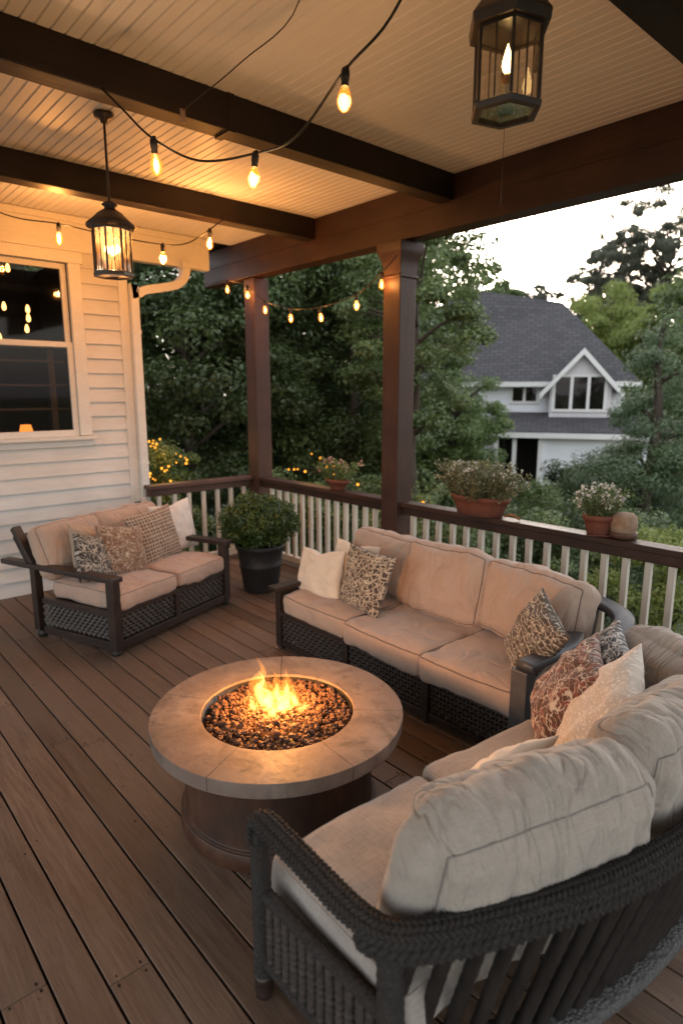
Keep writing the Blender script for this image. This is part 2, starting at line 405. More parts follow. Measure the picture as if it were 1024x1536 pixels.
def ground_height(x, y): return -1.7 + .25*noise.noise(Vector((x*.06, y*.06, 3)))
def ground_mat():
    t = NT('garden_ground'); n = t.noise(t.coords('Object'), .6, 6); n2 = t.noise(t.coords('Object'), 9, 5)
    col = t.ramp(n, [(.35, (.03,.045,.018)), (.55, (.055,.075,.028)), (.7, (.06,.05,.032))]).outputs[0]
    col = t.mix(t.math('MULTIPLY', n2, .6), col, (.02,.025,.012)); return t.done(t.bsdf(col, .95, t.bump(n2, .8, .06)))
g = MB(); ext = 420; N_ = 120
def gf(u, v):
    x = ext*(2*u-1)**3; y = ext*(2*v-1)**3; return (x, y, ground_height(x, y))
g.grid(gf, N_, N_); struct(obj('ground', g, ground_mat(), smooth=True))

# ================================================================== THE HOUSE AT THE LEFT
XW = -6.45
house = thing('house', 'white lap sided house wall with a double hung window at the left of the porch', 'house', (-6.45, 2.79, 0))
def P(name, mb, mat, par=None, **k): return obj(name, mb, mat, par or house, world=True, **k)
def siding_piece(mb, y0, y1, z0, z1, x=XW):
    pr = []; z = z0
    k = int(math.floor(z0/.142)); zz = k*.142
    while zz < z1-1e-6:
        a, b = max(zz, z0), min(zz+.142, z1)
        f = lambda q: x + .024 - .022*(q-zz)/.142
        pr += [(f(a), a), (f(b), b)]; zz += .142
    vs = [(p[0], y, p[1]) for y in (y0, y1) for p in pr]; n = len(pr)
    mb.add(vs, [(i, n+i, n+i+1, i+1) for i in range(n-1)])
m = MB(); siding_piece(m, -2.6, 2.70, 0, 1.42); siding_piece(m, 2.30, 2.70, 1.42, 3.26); siding_piece(m, -2.6, 1.03, 1.42, 3.26)
sd = P('siding', m, SIDING)
m = MB(); m.box((-8.5, 2.755, 1.75), (4.03, .05, 3.5)); m.box((XW-.06, .05, .71), (.06, 5.3, 1.40)); m.box((XW-.06, -.8, 2.33), (.06, 3.6, 1.82)); m.box((XW-.06, 2.5, 2.33), (.06, .42, 1.82)); m.box((-8.5, .05, 3.62), (4.1, 5.3, .05))
P('wall_core', m, SIDING)
m = MB(); m.box((XW-.02, 2.742, 1.625), (.10, .095, 3.25)); P('corner_board', m, WHITE, bevel=.004)
m = MB(); m.box((XW-.02, .57, 3.418), (.10, 6.34, .32)); m.box((XW+.035, .57, 3.545), (.03, 6.34, .06)); P('frieze_board', m, WHITE, bevel=.004)
# window
m = MB(); x = XW+.012
m.box((x, 2.272, 2.335), (.05, .115, 1.63)); m.box((x, 1.088, 2.335), (.05, .115, 1.63)); m.box((x+.004, 1.68, 3.20), (.06, 1.34, .105))
wf = P('window', m, WHITE, bevel=.004)
m = MB(); m.box((XW+.03, 1.68, 1.497), (.11, 1.36, .035)); m.box((XW+.012, 1.68, 1.445), (.045, 1.30, .065)); P('window_sill', m, WHITE, wf, bevel=.004)
def sash(x, z0, z1, ya=1.148, yb=2.212, w=.052, bot=.052):
    m = MB(); m.box((x, ya+w/2, (z0+z1)/2), (.035, w, z1-z0)); m.box((x, yb-w/2, (z0+z1)/2), (.035, w, z1-z0))
    m.box((x, (ya+yb)/2, z0+bot/2), (.0345, yb-ya-2*w, bot)); m.box((x, (ya+yb)/2, z1-w/2), (.0345, yb-ya-2*w, w)); return m
P('sash', sash(XW-.048, 2.36, 3.146), WHITE, wf, bevel=.003); P('sash', sash(XW-.01, 1.515, 2.42, bot=.06), WHITE, wf, bevel=.003)
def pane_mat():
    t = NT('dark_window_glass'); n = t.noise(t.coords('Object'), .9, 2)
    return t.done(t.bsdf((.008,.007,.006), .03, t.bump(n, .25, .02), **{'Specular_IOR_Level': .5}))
PANE = pane_mat()
WGLASS = clear_glass('window_glass', (.80,.78,.75), .0, .45)
m = MB(); m.box((XW-.05, 1.68, 2.75), (.006, .98, .70)); P('pane', m, WGLASS, wf)
m = MB(); m.box((XW-.012, 1.68, 1.97), (.006, .98, .82)); P('pane', m, WGLASS, wf)
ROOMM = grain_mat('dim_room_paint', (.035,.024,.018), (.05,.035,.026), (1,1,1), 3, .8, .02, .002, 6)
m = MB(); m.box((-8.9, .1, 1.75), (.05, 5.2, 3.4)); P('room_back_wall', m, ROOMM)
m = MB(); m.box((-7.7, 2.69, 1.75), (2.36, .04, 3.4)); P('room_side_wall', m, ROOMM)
m = MB()
for zz in (1.55, 1.78, 2.01, 2.24): m.box((-6.62, 1.68, zz), (.05, 1.02, .022))  # added slats, in place of the railing's reflection in the lower pane
m.box((-6.62, 2.05, 1.95), (.03, .05, .8)); P('railing_reflection_slats', m, grain_mat('railing_reflection_brown', (.10,.07,.05), (.14,.10,.075), (1,1,1), 12, .6, .1), wf)
# downspout with its two elbows
def rect_tube(mb, path, w, h, side=(1,0,0)):
    P_ = [Vector(p) for p in path]; sd_ = Vector(side); rings = []
    for i, p in enumerate(P_):
        d = ((P_[min(i+1, len(P_)-1)]-P_[max(i-1,0)])).normalized(); n = sd_.cross(d).normalized()
        rings.append([p + sd_*(a*w/2) + n*(b*h/2) for a, b in ((-1,-1),(1,-1),(1,1),(-1,1))])
    vs = [q for r in rings for q in r]; fs = [(i*4+k, i*4+(k+1) % 4, (i+1)*4+(k+1) % 4, (i+1)*4+k) for i in range(len(P_)-1) for k in range(4)]
    mb.add(vs, fs + [(3,2,1,0), tuple(len(vs)-4+k for k in range(4))])
m = MB(); xs = XW+.045
rect_tube(m, resample([(xs,2.835,.04),(xs,2.835,2.80),(xs,2.853,2.89),(xs,2.93,2.96),(xs,3.04,2.99),(xs,3.24,3.035),(xs,3.34,3.075),(xs,3.41,3.15),(xs,3.435,3.26)], .05), .10, .082)
m.box((xs, 2.836, 2.35), (.098,.080,1.20)); m.box((xs, 3.455, 3.268), (.14,.16,.05)); P('downspout', m, WHITE)
for zz in (1.2, 2.55):
    m = MB(); m.box((xs, 2.835, zz), (.108,.094,.03)); P('downspout_strap', m, WHITE)

# ================================================================== PORCH ROOF, BEAMS, POSTS
ZC = 3.58
def ceil_mat():
    t = NT('beadboard_paint'); n = t.noise(t.coords('Object', (.12,1,1)), 8, 4); b = t.noise(t.coords('Object'), 1.1, 4); f = t.noise(t.coords('Object', (.1,1,1)), 70, 3)
    col = t.ramp(n, [(.3, (.76,.74,.735)), (.7, (.82,.80,.795))]).outputs[0]
    col = t.mix(t.ramp(b, [(.4, (0,0,0)), (.75, (.5,)*3)]).outputs[0], col, (.71,.68,.665))
    return t.done(t.bsdf(col, .5, t.bump(f, .12, .003), **{'Specular_IOR_Level': .35}))
CEILM = ceil_mat()
roof = thing('porch_roof', 'porch roof with pale beadboard ceiling and dark timber beams overhead', 'porch roof', (-2.5, 1.2, ZC))
m = MB(); prof = []; y = -2.6; pit = .0665
y = 1.1414 - pit*56
while y < 4.1:
    prof += [(y+.004, ZC+.0075), (y+.0095, ZC), (y+pit-.0035, ZC), (y+pit+.0, ZC+.0075)]; y += pit
n = len(prof); xs = [-6.5, -5.05, -3.38, -1.26, 3.0]
m.add([(x, p[0], p[1]) for x in xs for p in prof], [(j*n+i, (j+1)*n+i, (j+1)*n+i+1, j*n+i+1) for j in range(len(xs)-1) for i in range(n-1)])
P('ceiling_panel', m, CEILM, roof)
m = MB(); m.box((-2.05, .85, ZC+.12), (10.4, 7.1, .16)); P('roof_deck', m, DARKIN, roof)
for xa in (-5.13, -3.45, -1.34):
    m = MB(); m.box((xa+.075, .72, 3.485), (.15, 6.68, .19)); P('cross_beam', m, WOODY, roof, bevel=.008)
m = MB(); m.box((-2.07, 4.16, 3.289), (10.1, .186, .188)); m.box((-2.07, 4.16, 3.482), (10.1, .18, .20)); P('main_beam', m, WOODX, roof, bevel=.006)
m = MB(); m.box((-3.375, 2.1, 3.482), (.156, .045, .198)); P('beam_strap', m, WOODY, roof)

def post(x, y, label, cap=True, s=.2):
    t = thing('porch_post', label, 'post', (x, y, 0), 0, 'porch posts')
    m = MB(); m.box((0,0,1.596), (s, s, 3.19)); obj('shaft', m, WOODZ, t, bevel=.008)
    if cap:
        m = MB(); pr = [(s/2+.003, 2.90),(s/2+.014,2.904),(s/2+.014,2.92),(s/2+.003,2.924),(s/2+.003,2.98),(s/2+.007,3.02),(s/2+.018,3.06),(s/2+.036,3.095),(s/2+.044,3.125),(s/2+.044,3.186)]
        m.lathe([(r*math.sqrt(2), z) for r, z in pr], 4, a0=PI/4); obj('capital', m, WOODZ, t, bevel=.004)
    m = MB(); m.box((0,0,.08), (s+.03, s+.03, .16)); obj('base_block', m, WOODZ, t, bevel=.006)
    return t
post(-3.93, 4.15, 'dark brown post with a flared capital holding the beam behind the three seat sofa')
post(-6.2, 4.2, 'plain dark corner post where the two railings meet beside the round boxwood', False)

def railing(name_label, a, b, offs, axis, group='porch railing sections'):
    """a..b run of handrail; offs = baluster positions along the axis"""
    a = Vector(a); b = Vector(b); c = (a+b)/2; L = (b-a).length
    t = thing('porch_railing', name_label, 'railing', (c.x, c.y, 0), 0, group)
    def sz(l, w, h): return (l, w, h) if axis == 0 else (w, l, h)
    wd = WOODX if axis == 0 else WOODY2
    m = MB(); m.box((0,0,.949), sz(L, .145, .042)); obj('handrail', m, wd, t, bevel=.006)
    m = MB(); m.box((0,0,.889), sz(L-.004, .055, .076)); obj('top_rail', m, wd, t, bevel=.004)
    m = MB(); m.box((0,0,.085), sz(L-.004, .06, .07)); obj('bottom_rail', m, CREAM, t, bevel=.004)
    bm_ = MB(); bm_.box((0,0,.485), (.042,.042,.728)); first = None
    for k in offs:
        q = (k-c.x, 0, 0) if axis == 0 else (0, k-c.y, 0)
        if first is None: first = obj('baluster', bm_, CREAM, t, bevel=.004); first.location = q
        else:
            d = first.copy(); COL.objects.link(d); d.parent = t; d.location = q
            d.rotation_euler = (rnd.uniform(-.004,.004), rnd.uniform(-.004,.004), rnd.uniform(-.05,.05))
    return t
WOODY2 = wood_axis('stained_rail_wood', 1, (.085,.045,.035), (.13,.072,.055))
railing('long railing with cream balusters behind the three seat sofa, two flower pots on it', (-3.82,4.15,0), (3.0,4.15,0), [-3.712+.1478*i for i in range(45)], 0)
railing('middle railing between the corner post and the capped post, behind the boxwood', (-6.09,4.15,0), (-4.04,4.15,0), [-5.90+.1415*i for i in range(13)], 0)
railing('short railing running from the house corner to the corner post behind the loveseat', (-6.27,2.80,0), (-6.27,4.09,0), [2.93-.178+.178*i for i in range(8)], 1)

# ================================================================== NEIGHBOUR'S HOUSE
def shingle_mat():
    t = NT('slate_shingle_roof'); u = t.coords('Object', (1,1,1))
    br = t.n('ShaderNodeTexBrick', {'Vector': t.coords('UV'), 'Color1': (.030,.028,.031), 'Color2': (.068,.063,.066), 'Mortar': (.010,.010,.012), 'Scale': 1., 'Mortar Size': .022, 'Brick Width': .33, 'Row Height': .21})
    n = t.noise(u, 1.3, 5); n2 = t.noise(u, 22, 3)
    col = t.mix(t.math('MULTIPLY', n, .5), br.outputs['Color'], (.062,.057,.058)); col = t.mix(t.math('MULTIPLY', n2, .35), col, (.03,.03,.033))
    return t.done(t.bsdf(col, .85, t.bump(br.outputs['Fac'], -.6, .02)))
SHING = shingle_mat()
def slope(mb_list, *pts): mb_list.append(pts)
def roof_obj(name, polys, par, mat=SHING, thick=.0):
    m = MB()
    for p in polys: m.quad(*p)
    me = m.mesh(name); uv = me.uv_layers.new(name='UVMap')
    for poly in me.polygons:
        nrm = poly.normal; up = Vector((0,0,1)); e = up.cross(nrm); e = e.normalized() if e.length > 1e-5 else Vector((1,0,0)); d = nrm.cross(e)
        for li in poly.loop_indices:
            v = me.vertices[me.loops[li].vertex_index].co; uv.data[li].uv = (v.dot(e), v.dot(d))
    me.materials.append(mat); o = bpy.data.objects.new(name, me); COL.objects.link(o); o.parent = par
    s = o.modifiers.new('Thick', 'SOLIDIFY'); s.thickness = .10; s.offset = -1; return o
HO = Vector((-12.04, 20.76, 0))
nb = thing('neighbour_house', 'white two storey house with steep grey roof and a gabled bay beyond the garden', 'house', HO, math.radians(30.2))
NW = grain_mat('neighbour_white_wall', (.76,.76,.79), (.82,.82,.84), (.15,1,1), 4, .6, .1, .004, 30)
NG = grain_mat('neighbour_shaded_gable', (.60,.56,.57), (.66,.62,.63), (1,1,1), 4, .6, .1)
def NP(name, mb, mat, par=None, **k): return obj(name, mb, mat, par or nb, **k)
m = MB(); m.box((-2.3, 4.0, .3), (9.2, 8.0, 3.9)); m.box((-2.2, 4.0, 2.23), (9.6, 8.4, .08)); NP('wall', m, NW)
polys = [((-7.2,-.35,2.28),(2.75,-.35,2.28),(.15,4.0,5.5),(-4.0,4.0,6.25)), ((2.75,-.35,2.28),(2.75,8.4,2.28),(.15,4.0,5.5)), ((2.75,8.4,2.28),(-7.2,8.4,2.28),(-4.0,4.0,6.25),(.15,4.0,5.5)), ((-7.2,8.4,2.28),(-7.2,-.35,2.28),(-4.0,4.0,6.25))]
roof_obj('roof', polys, nb)
m = MB(); m.box((-2.2,-.40,2.20), (9.9,.06,.17)); m.box((2.78,4.0,2.20), (.06,8.7,.17)); NP('fascia', m, WHITE)
# gabled bay
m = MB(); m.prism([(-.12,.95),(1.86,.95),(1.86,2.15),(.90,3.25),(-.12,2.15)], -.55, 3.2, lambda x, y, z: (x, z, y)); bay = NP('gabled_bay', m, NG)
roof_obj('bay_roof', [((.90,-.75,3.42),(.90,3.4,3.42),(-.42,3.4,1.95),(-.42,-.75,1.95)), ((.90,-.75,3.42),(2.22,-.75,1.95),(2.22,3.4,1.95),(.90,3.4,3.42))], bay)
m = MB(); m.beam((.90,-.80,3.36), (-.44,-.80,1.87), .10, .17, (0,-1,0)); m.beam((.90,-.80,3.36), (2.24,-.80,1.87), .10, .17, (0,-1,0)); m = MB()
for sgn in (-1, 1):
    q = lambda d, z: (.90+sgn*d, z)
    m.prism([q(0,3.40), q(1.36,1.89), q(1.36,1.68), q(0,3.18)][::sgn], -.83, -.76, lambda x, y, z: (x, z, y))
NP('rake_board', m, WHITE, bay)
m = MB()
for xx in (.0, .58, 1.13, 1.68): m.box((xx,-.565,1.90), (.10,.06,1.20))
m.box((.84,-.568,2.48), (1.78,.06,.08)); m.box((.84,-.568,1.30), (1.78,.07,.09)); wn = NP('bay_window', m, WHITE, bay)
for xx in (.29, .855, 1.405):
    m = MB(); m.box((xx,-.553,1.89), (.47,.02,1.10)); NP('pane', m, PANE, wn)
m = MB(); m.box((1.87,.2,1.55), (.02,.5,.7)); NP('side_shutter', m, PANE, bay)
# small upper window pair
m = MB()
for xx in (-1.46,-1.0,-.54): m.box((xx,-.02,1.87), (.09,.06,.66))
m.box((-1.0,-.022,2.17), (1.0,.06,.08)); m.box((-1.0,-.022,1.56), (1.06,.08,.08)); w2 = NP('window', m, WHITE)
for xx in (-1.23,-.77):
    m = MB(); m.box((xx,-.008,1.86), (.38,.02,.56)); NP('pane', m, PANE, w2)
# lean-to roof over the lower storey
roof_obj('lower_roof', [((-1.95,-2.2,.64),(3.0,-2.2,.64),(2.7,.02,1.22),(-1.95,.02,1.22))], nb)
m = MB(); m.box((.52,-2.23,.52), (5.0,.07,.17)); m.box((-1.95,-1.1,.82),(.06,2.2,.5)); NP('lower_fascia', m, WHITE)
m = MB(); m.box((1.3,-1.0,-.55), (3.3,1.9,1.98)); NP('lower_wall', m, NW)
m = MB(); m.box((-1.1,-.05,-.5), (1.6,.1,1.9)); NP('porch_opening', m, DARKIN)
for xx in (-1.75,-1.15,-.32):
    m = MB(); m.box((xx,-2.0,-.55), (.13,.13,1.98)); NP('porch_column', m, WHITE)
m = MB(); m.box((-1.5,-.12,-.3), (.42,.03,1.3)); NP('porch_window', m, PANE)
# ================================================================== FOLIAGE
def rand_unit(n):
    v = RNG.normal(size=(n,3)); return v/np.linalg.norm(v, axis=1)[:,None]
def leaf_mesh(name, C, Nn, size, tone, mat, parent, aspect=.55):
    n = len(C); r = rand_unit(n); Nn = Nn/np.maximum(1e-6, np.linalg.norm(Nn, axis=1))[:,None]
    t1 = np.cross(Nn, r); t1 /= np.maximum(1e-6, np.linalg.norm(t1, axis=1))[:,None]; t2 = np.cross(Nn, t1)
    sz = (size*RNG.uniform(.65, 1.3, n))[:,None]; L = t1*sz*.5; W = t2*sz*.5*aspect; F = Nn*sz*.10
    V = np.empty((n,4,3)); V[:,0] = C-L; V[:,1] = C+W+F; V[:,2] = C+L-F; V[:,3] = C-W+F
    me = bpy.data.meshes.new(name); me.vertices.add(n*4); me.vertices.foreach_set('co', V.reshape(-1).astype(np.float32))
    me.loops.add(n*4); me.loops.foreach_set('vertex_index', np.arange(n*4, dtype=np.int32))
    me.polygons.add(n); me.polygons.foreach_set('loop_start', np.arange(0, n*4, 4, dtype=np.int32))
    me.update(calc_edges=True); a = me.attributes.new('tone', 'FLOAT', 'POINT'); a.data.foreach_set('value', np.repeat(np.clip(tone,0,1), 4).astype(np.float32))
    me.materials.append(mat); o = bpy.data.objects.new(name, me); COL.objects.link(o); o.parent = parent; return o
def clump_cloud(n, R, nclump, crad, shape='blob', hollow=.55):
    """leaf points for a crown: clumps spread through an ellipsoid (or cone, or flat tiers), each clump a fuzzy shell of leaves"""
    R = np.array(R, float); cs = []
    while len(cs) < nclump:
        p = RNG.uniform(-1, 1, 3); q = np.linalg.norm(p)
        if shape == 'blob':
            if q > 1 or q < hollow*RNG.uniform(.3, 1.2): continue
        elif shape == 'cone':
            h = (p[2]+1)/2; rr = np.hypot(p[0], p[1]); lim = (1-h)**.8*(.82+.18*math.sin(h*34))
            if rr > lim or rr < lim*.45: continue
        elif shape == 'tier':
            p[2] = round(p[2]*5)/5 + RNG.uniform(-.05,.05); h = (p[2]+1)/2; rr = np.hypot(p[0], p[1]); lim = (.35+.75*math.sin(PI*min(1, .15+h*.85)))*(1-.25*h)
            if rr > lim: continue
        cs.append(p)
    cs = np.array(cs)*R; k = RNG.integers(0, nclump, n); u = rand_unit(n); rad = crad*RNG.uniform(.55, 1.25, nclump)
    flat = np.array([1,1,.62]) if shape != 'tier' else np.array([1.35,1.35,.38])
    d = u*(rad[k]*np.power(RNG.uniform(0, 1, n), .45))[:,None]*flat
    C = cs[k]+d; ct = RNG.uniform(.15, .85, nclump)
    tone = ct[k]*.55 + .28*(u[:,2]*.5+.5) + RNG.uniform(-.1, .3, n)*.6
    Nn = u*.7 + rand_unit(n)*.6 + np.array([0,0,.55]); return C, Nn, tone, cs
def tree(label, loc, R, zc, n, size, mat, nclump=70, crad=None, shape='blob', trunk=.14, group=None, name='tree', cat='tree', hollow=.55, limbs=12, aspect=.55):
    loc = Vector(loc); gz = ground_height(loc.x, loc.y); loc.z = gz
    t = thing(name, label, cat, loc, 0, group); crad = crad or .33*min(R)
    C, Nn, tone, cs = clump_cloud(n, R, nclump, crad, shape, hollow); off = np.array([0,0,zc-gz])
    leaf_mesh('crown', C+off, Nn, size, tone, mat, t, aspect)
    m = MB(); top = zc-gz+R[2]*(.85 if shape != 'blob' else .35); pts = [(0,0,-.1)]
    for k in range(1, 7): pts.append((rnd.uniform(-.25,.25)*trunk*2*(k < 6), rnd.uniform(-.25,.25)*trunk*2, top*k/6))
    pp = resample(pts, .3); m.tube(pp, [trunk*(1.15-.9*i/len(pp)) for i in range(len(pp))], 8)
    for c in cs[RNG.choice(len(cs), min(limbs, len(cs)), replace=False)]:
        e = Vector(c)+Vector(off); h = max(.15*top, min(top*.9, e.z - .45*math.hypot(c[0], c[1]))); s0 = Vector((0,0,h)); mid = s0.lerp(e, .5)+Vector((0,0,.12*(e-s0).length))
        q = resample([s0, mid, e], .25); m.tube(q, [trunk*.42*(1-.85*i/len(q)) for i in range(len(q))], 6)
    obj('trunk', m, BARK, t, smooth=True); return t
def shrub(label, loc, R, zc, n, size, mat, nclump=40, crad=None, group='shrubs below the porch', name='shrub'):
    loc = Vector(loc); gz = ground_height(loc.x, loc.y); loc.z = gz
    t = thing(name, label, 'shrub', loc, 0, group); crad = crad or .36*min(R)
    C, Nn, tone, cs = clump_cloud(n, R, nclump, crad, 'blob', .35); off = np.array([0,0,zc-gz])
    leaf_mesh('foliage', C+off, Nn, size, tone, mat, t)
    m = MB()
    for c in cs[:9]:
        e = Vector(c)+Vector(off); m.tube(resample([(0,0,-.05), (e.x*.3,e.y*.3,e.z*.5), e], .2), .018, 5)
    obj('stem', m, STEM, t, smooth=True); return t

GT = 'trees close beyond the railing'
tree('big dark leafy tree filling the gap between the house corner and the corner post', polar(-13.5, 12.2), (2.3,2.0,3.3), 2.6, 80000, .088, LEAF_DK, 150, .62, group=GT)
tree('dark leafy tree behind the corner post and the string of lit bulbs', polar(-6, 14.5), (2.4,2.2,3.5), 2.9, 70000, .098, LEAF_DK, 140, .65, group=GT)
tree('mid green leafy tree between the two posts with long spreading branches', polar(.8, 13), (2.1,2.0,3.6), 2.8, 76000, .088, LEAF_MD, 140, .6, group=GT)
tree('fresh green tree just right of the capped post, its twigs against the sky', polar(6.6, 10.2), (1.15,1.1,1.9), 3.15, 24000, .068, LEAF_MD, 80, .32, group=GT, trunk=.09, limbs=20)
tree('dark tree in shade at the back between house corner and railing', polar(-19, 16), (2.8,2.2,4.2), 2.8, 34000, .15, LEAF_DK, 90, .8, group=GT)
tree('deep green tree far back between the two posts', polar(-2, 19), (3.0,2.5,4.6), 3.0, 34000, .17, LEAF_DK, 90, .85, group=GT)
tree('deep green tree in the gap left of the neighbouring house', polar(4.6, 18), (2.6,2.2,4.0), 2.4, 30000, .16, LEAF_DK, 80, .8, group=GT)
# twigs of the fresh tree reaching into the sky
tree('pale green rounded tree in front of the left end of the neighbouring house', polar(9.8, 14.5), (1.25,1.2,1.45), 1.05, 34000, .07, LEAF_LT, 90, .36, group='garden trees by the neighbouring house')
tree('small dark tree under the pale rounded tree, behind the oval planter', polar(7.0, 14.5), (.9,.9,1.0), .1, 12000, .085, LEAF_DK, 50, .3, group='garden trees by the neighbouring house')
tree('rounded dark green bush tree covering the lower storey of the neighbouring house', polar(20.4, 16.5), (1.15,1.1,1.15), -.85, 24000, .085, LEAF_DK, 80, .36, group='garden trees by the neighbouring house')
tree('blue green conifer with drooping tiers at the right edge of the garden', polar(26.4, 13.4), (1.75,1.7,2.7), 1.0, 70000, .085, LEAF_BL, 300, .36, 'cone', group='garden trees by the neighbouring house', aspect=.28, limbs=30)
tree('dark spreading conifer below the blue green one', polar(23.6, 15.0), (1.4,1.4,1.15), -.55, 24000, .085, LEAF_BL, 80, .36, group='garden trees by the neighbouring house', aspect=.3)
GF = 'trees beyond the neighbouring house'
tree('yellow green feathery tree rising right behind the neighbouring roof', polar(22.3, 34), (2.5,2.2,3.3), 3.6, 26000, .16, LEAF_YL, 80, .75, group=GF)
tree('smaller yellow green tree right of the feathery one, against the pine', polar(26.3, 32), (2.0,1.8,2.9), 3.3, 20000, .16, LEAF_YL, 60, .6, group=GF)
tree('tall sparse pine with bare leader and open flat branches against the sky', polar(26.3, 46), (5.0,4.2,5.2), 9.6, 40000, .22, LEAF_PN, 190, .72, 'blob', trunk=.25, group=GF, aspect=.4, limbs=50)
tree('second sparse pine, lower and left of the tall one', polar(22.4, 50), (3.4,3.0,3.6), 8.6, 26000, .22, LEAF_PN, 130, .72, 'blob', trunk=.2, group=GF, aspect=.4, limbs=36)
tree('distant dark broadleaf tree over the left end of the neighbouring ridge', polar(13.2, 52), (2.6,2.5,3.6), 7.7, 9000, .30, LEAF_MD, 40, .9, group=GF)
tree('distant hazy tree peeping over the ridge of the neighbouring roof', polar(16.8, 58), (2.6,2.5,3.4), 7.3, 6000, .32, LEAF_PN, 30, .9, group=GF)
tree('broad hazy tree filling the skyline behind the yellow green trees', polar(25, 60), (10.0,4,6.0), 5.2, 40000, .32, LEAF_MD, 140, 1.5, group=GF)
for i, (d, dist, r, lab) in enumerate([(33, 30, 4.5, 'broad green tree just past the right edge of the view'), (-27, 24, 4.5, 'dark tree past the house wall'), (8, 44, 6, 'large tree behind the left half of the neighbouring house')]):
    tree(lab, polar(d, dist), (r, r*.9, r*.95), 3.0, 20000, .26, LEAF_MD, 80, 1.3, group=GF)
# low planting under the railings
for deg, dist, R, zc, n, sz, mt, lab in [
    (-16.2, 8.35, (.75,.6,.95), .5, 15000, .05, LEAF_LT, 'leafy shrub hung with amber fairy lights behind the short railing'),
    (-11.0, 10.2, (1.1,.9,1.0), -.2, 13000, .07, LEAF_DK, 'dark shrub behind the boxwood and the corner post'),
    (-4.0, 8.6, (.85,.75,.75), .15, 11000, .06, LEAF_MD, 'shrub with a few amber lights behind the middle railing'),
    (1.2, 9.0, (.9,.8,.8), .1, 11000, .06, LEAF_MD, 'shrub at the foot of the fresh green tree, left of the capped post'),
    (7.2, 8.2, (.9,.8,.9), -.15, 12000, .055, LEAF_MD, 'grey green shrub right of the capped post, amber lights low in it'),
    (11.5, 9.4, (1.1,.9,.95), -.35, 14000, .06, LEAF_DK, 'dark shrub behind the oval planter'),
    (15.2, 11.5, (1.1,1.0,.95), -.35, 14000, .07, LEAF_MD, 'green shrub between the oval planter and the flower pot'),
    (18.6, 9.2, (1.0,.9,.8), -.45, 13000, .055, LEAF_MD, 'pale green shrub behind the small flower pot'),
    (22.8, 9.6, (1.1,.9,.9), -.45, 14000, .06, LEAF_DK, 'dark green shrub right of the small flower pot'),
    (27.2, 8.4, (.8,.7,.7), -.3, 10000, .05, LEAF_YL, 'yellowing shrub at the right end of the long railing'),
    (10.0, 6.6, (.9,.7,.6), -.75, 11000, .05, LEAF_LT, 'bright ferny shrub low behind the left end of the long railing'),
    (15.5, 6.2, (.9,.7,.6), -.8, 11000, .05, LEAF_MD, 'low shrub seen between balusters behind the sofa back'),
    (21.0, 6.0, (.9,.7,.6), -.8, 11000, .05, LEAF_DK, 'dark low shrub seen between balusters under the flower pot'),
    (27.0, 5.6, (.9,.7,.6), -.75, 11000, .05, LEAF_DK, 'dark low shrub seen between balusters beside the curved sofa arm'),
    (32.5, 5.2, (.8,.7,.55), -.85, 10000, .045, LEAF_MD, 'low shrub at the far right balusters, behind the white floral pillow'),
    (4.0, 7.0, (.8,.7,.6), -.7, 9000, .05, LEAF_DK, 'dark low shrub behind the capped post and middle railing'),
    (-2.5, 7.6, (.8,.7,.6), -.6, 9000, .05, LEAF_DK, 'dark low shrub behind the balusters of the middle railing'),
    (-8.5, 9.0, (.8,.7,.6), -.6, 9000, .05, LEAF_DK, 'dark low shrub in the corner behind the boxwood')]:
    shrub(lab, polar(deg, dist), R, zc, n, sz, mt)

# fairy lights wound through two of the shrubs: warm bulbs on a thin wire
AMBER = emit_mat('amber_fairy_glow', (1,.36,.035), 2.6)
def fairy(label, c, R, n, seed, power):
    r = random.Random(seed); c = Vector(c); t = thing('fairy_lights', label, 'fairy lights', c, 0, 'fairy lights in the shrubs'); pts = []
    for i in range(n):
        u = i/(n-1); a = u*PI*3.2+seed; pts.append(Vector((math.cos(a)*R[0]*(1-.6*u)+r.uniform(-.1,.1), math.sin(a)*R[1]*(1-.6*u)+r.uniform(-.1,.1), (u-.5)*2*R[2])))
    m = MB(); m.tube(resample(pts, .08), .003, 4); obj('wire', m, RUBBER, t)
    b = MB(); b.blob((0,0,0), .0125, 2, 0); first = obj('bulb', b, AMBER, t, smooth=True)
    for i, p in enumerate(pts):
        o = first if i == 0 else first.copy()
        if i: COL.objects.link(o); o.parent = t
        o.location = p; k = r.uniform(.7, 1.35); o.scale = (k,k,k)
    l = lamp('fairy_glow', (0,0,0), power, (1,.5,.14), .25, t); l.location = (0,0,.1)
    return t
pf = polar(-16.0, 7.9, 1.10); fairy('amber fairy lights wound up the shrub behind the short railing', pf, (.32,.30,.30), 34, 2, 8)
pf = polar(-2.3, 7.75, .98); fairy('few amber fairy lights in the shrub behind the middle railing', pf, (.6,.35,.18), 14, 5, 6)
pf = polar(7.2, 7.3, .55); fairy('amber fairy lights low in the shrub right of the capped post', pf, (.45,.3,.14), 14, 8, 8)
pf = polar(9.5, 5.9, -.25); fairy('amber fairy lights down among the ferny shrub behind the long railing', pf, (.6,.3,.12), 9, 12, 8)

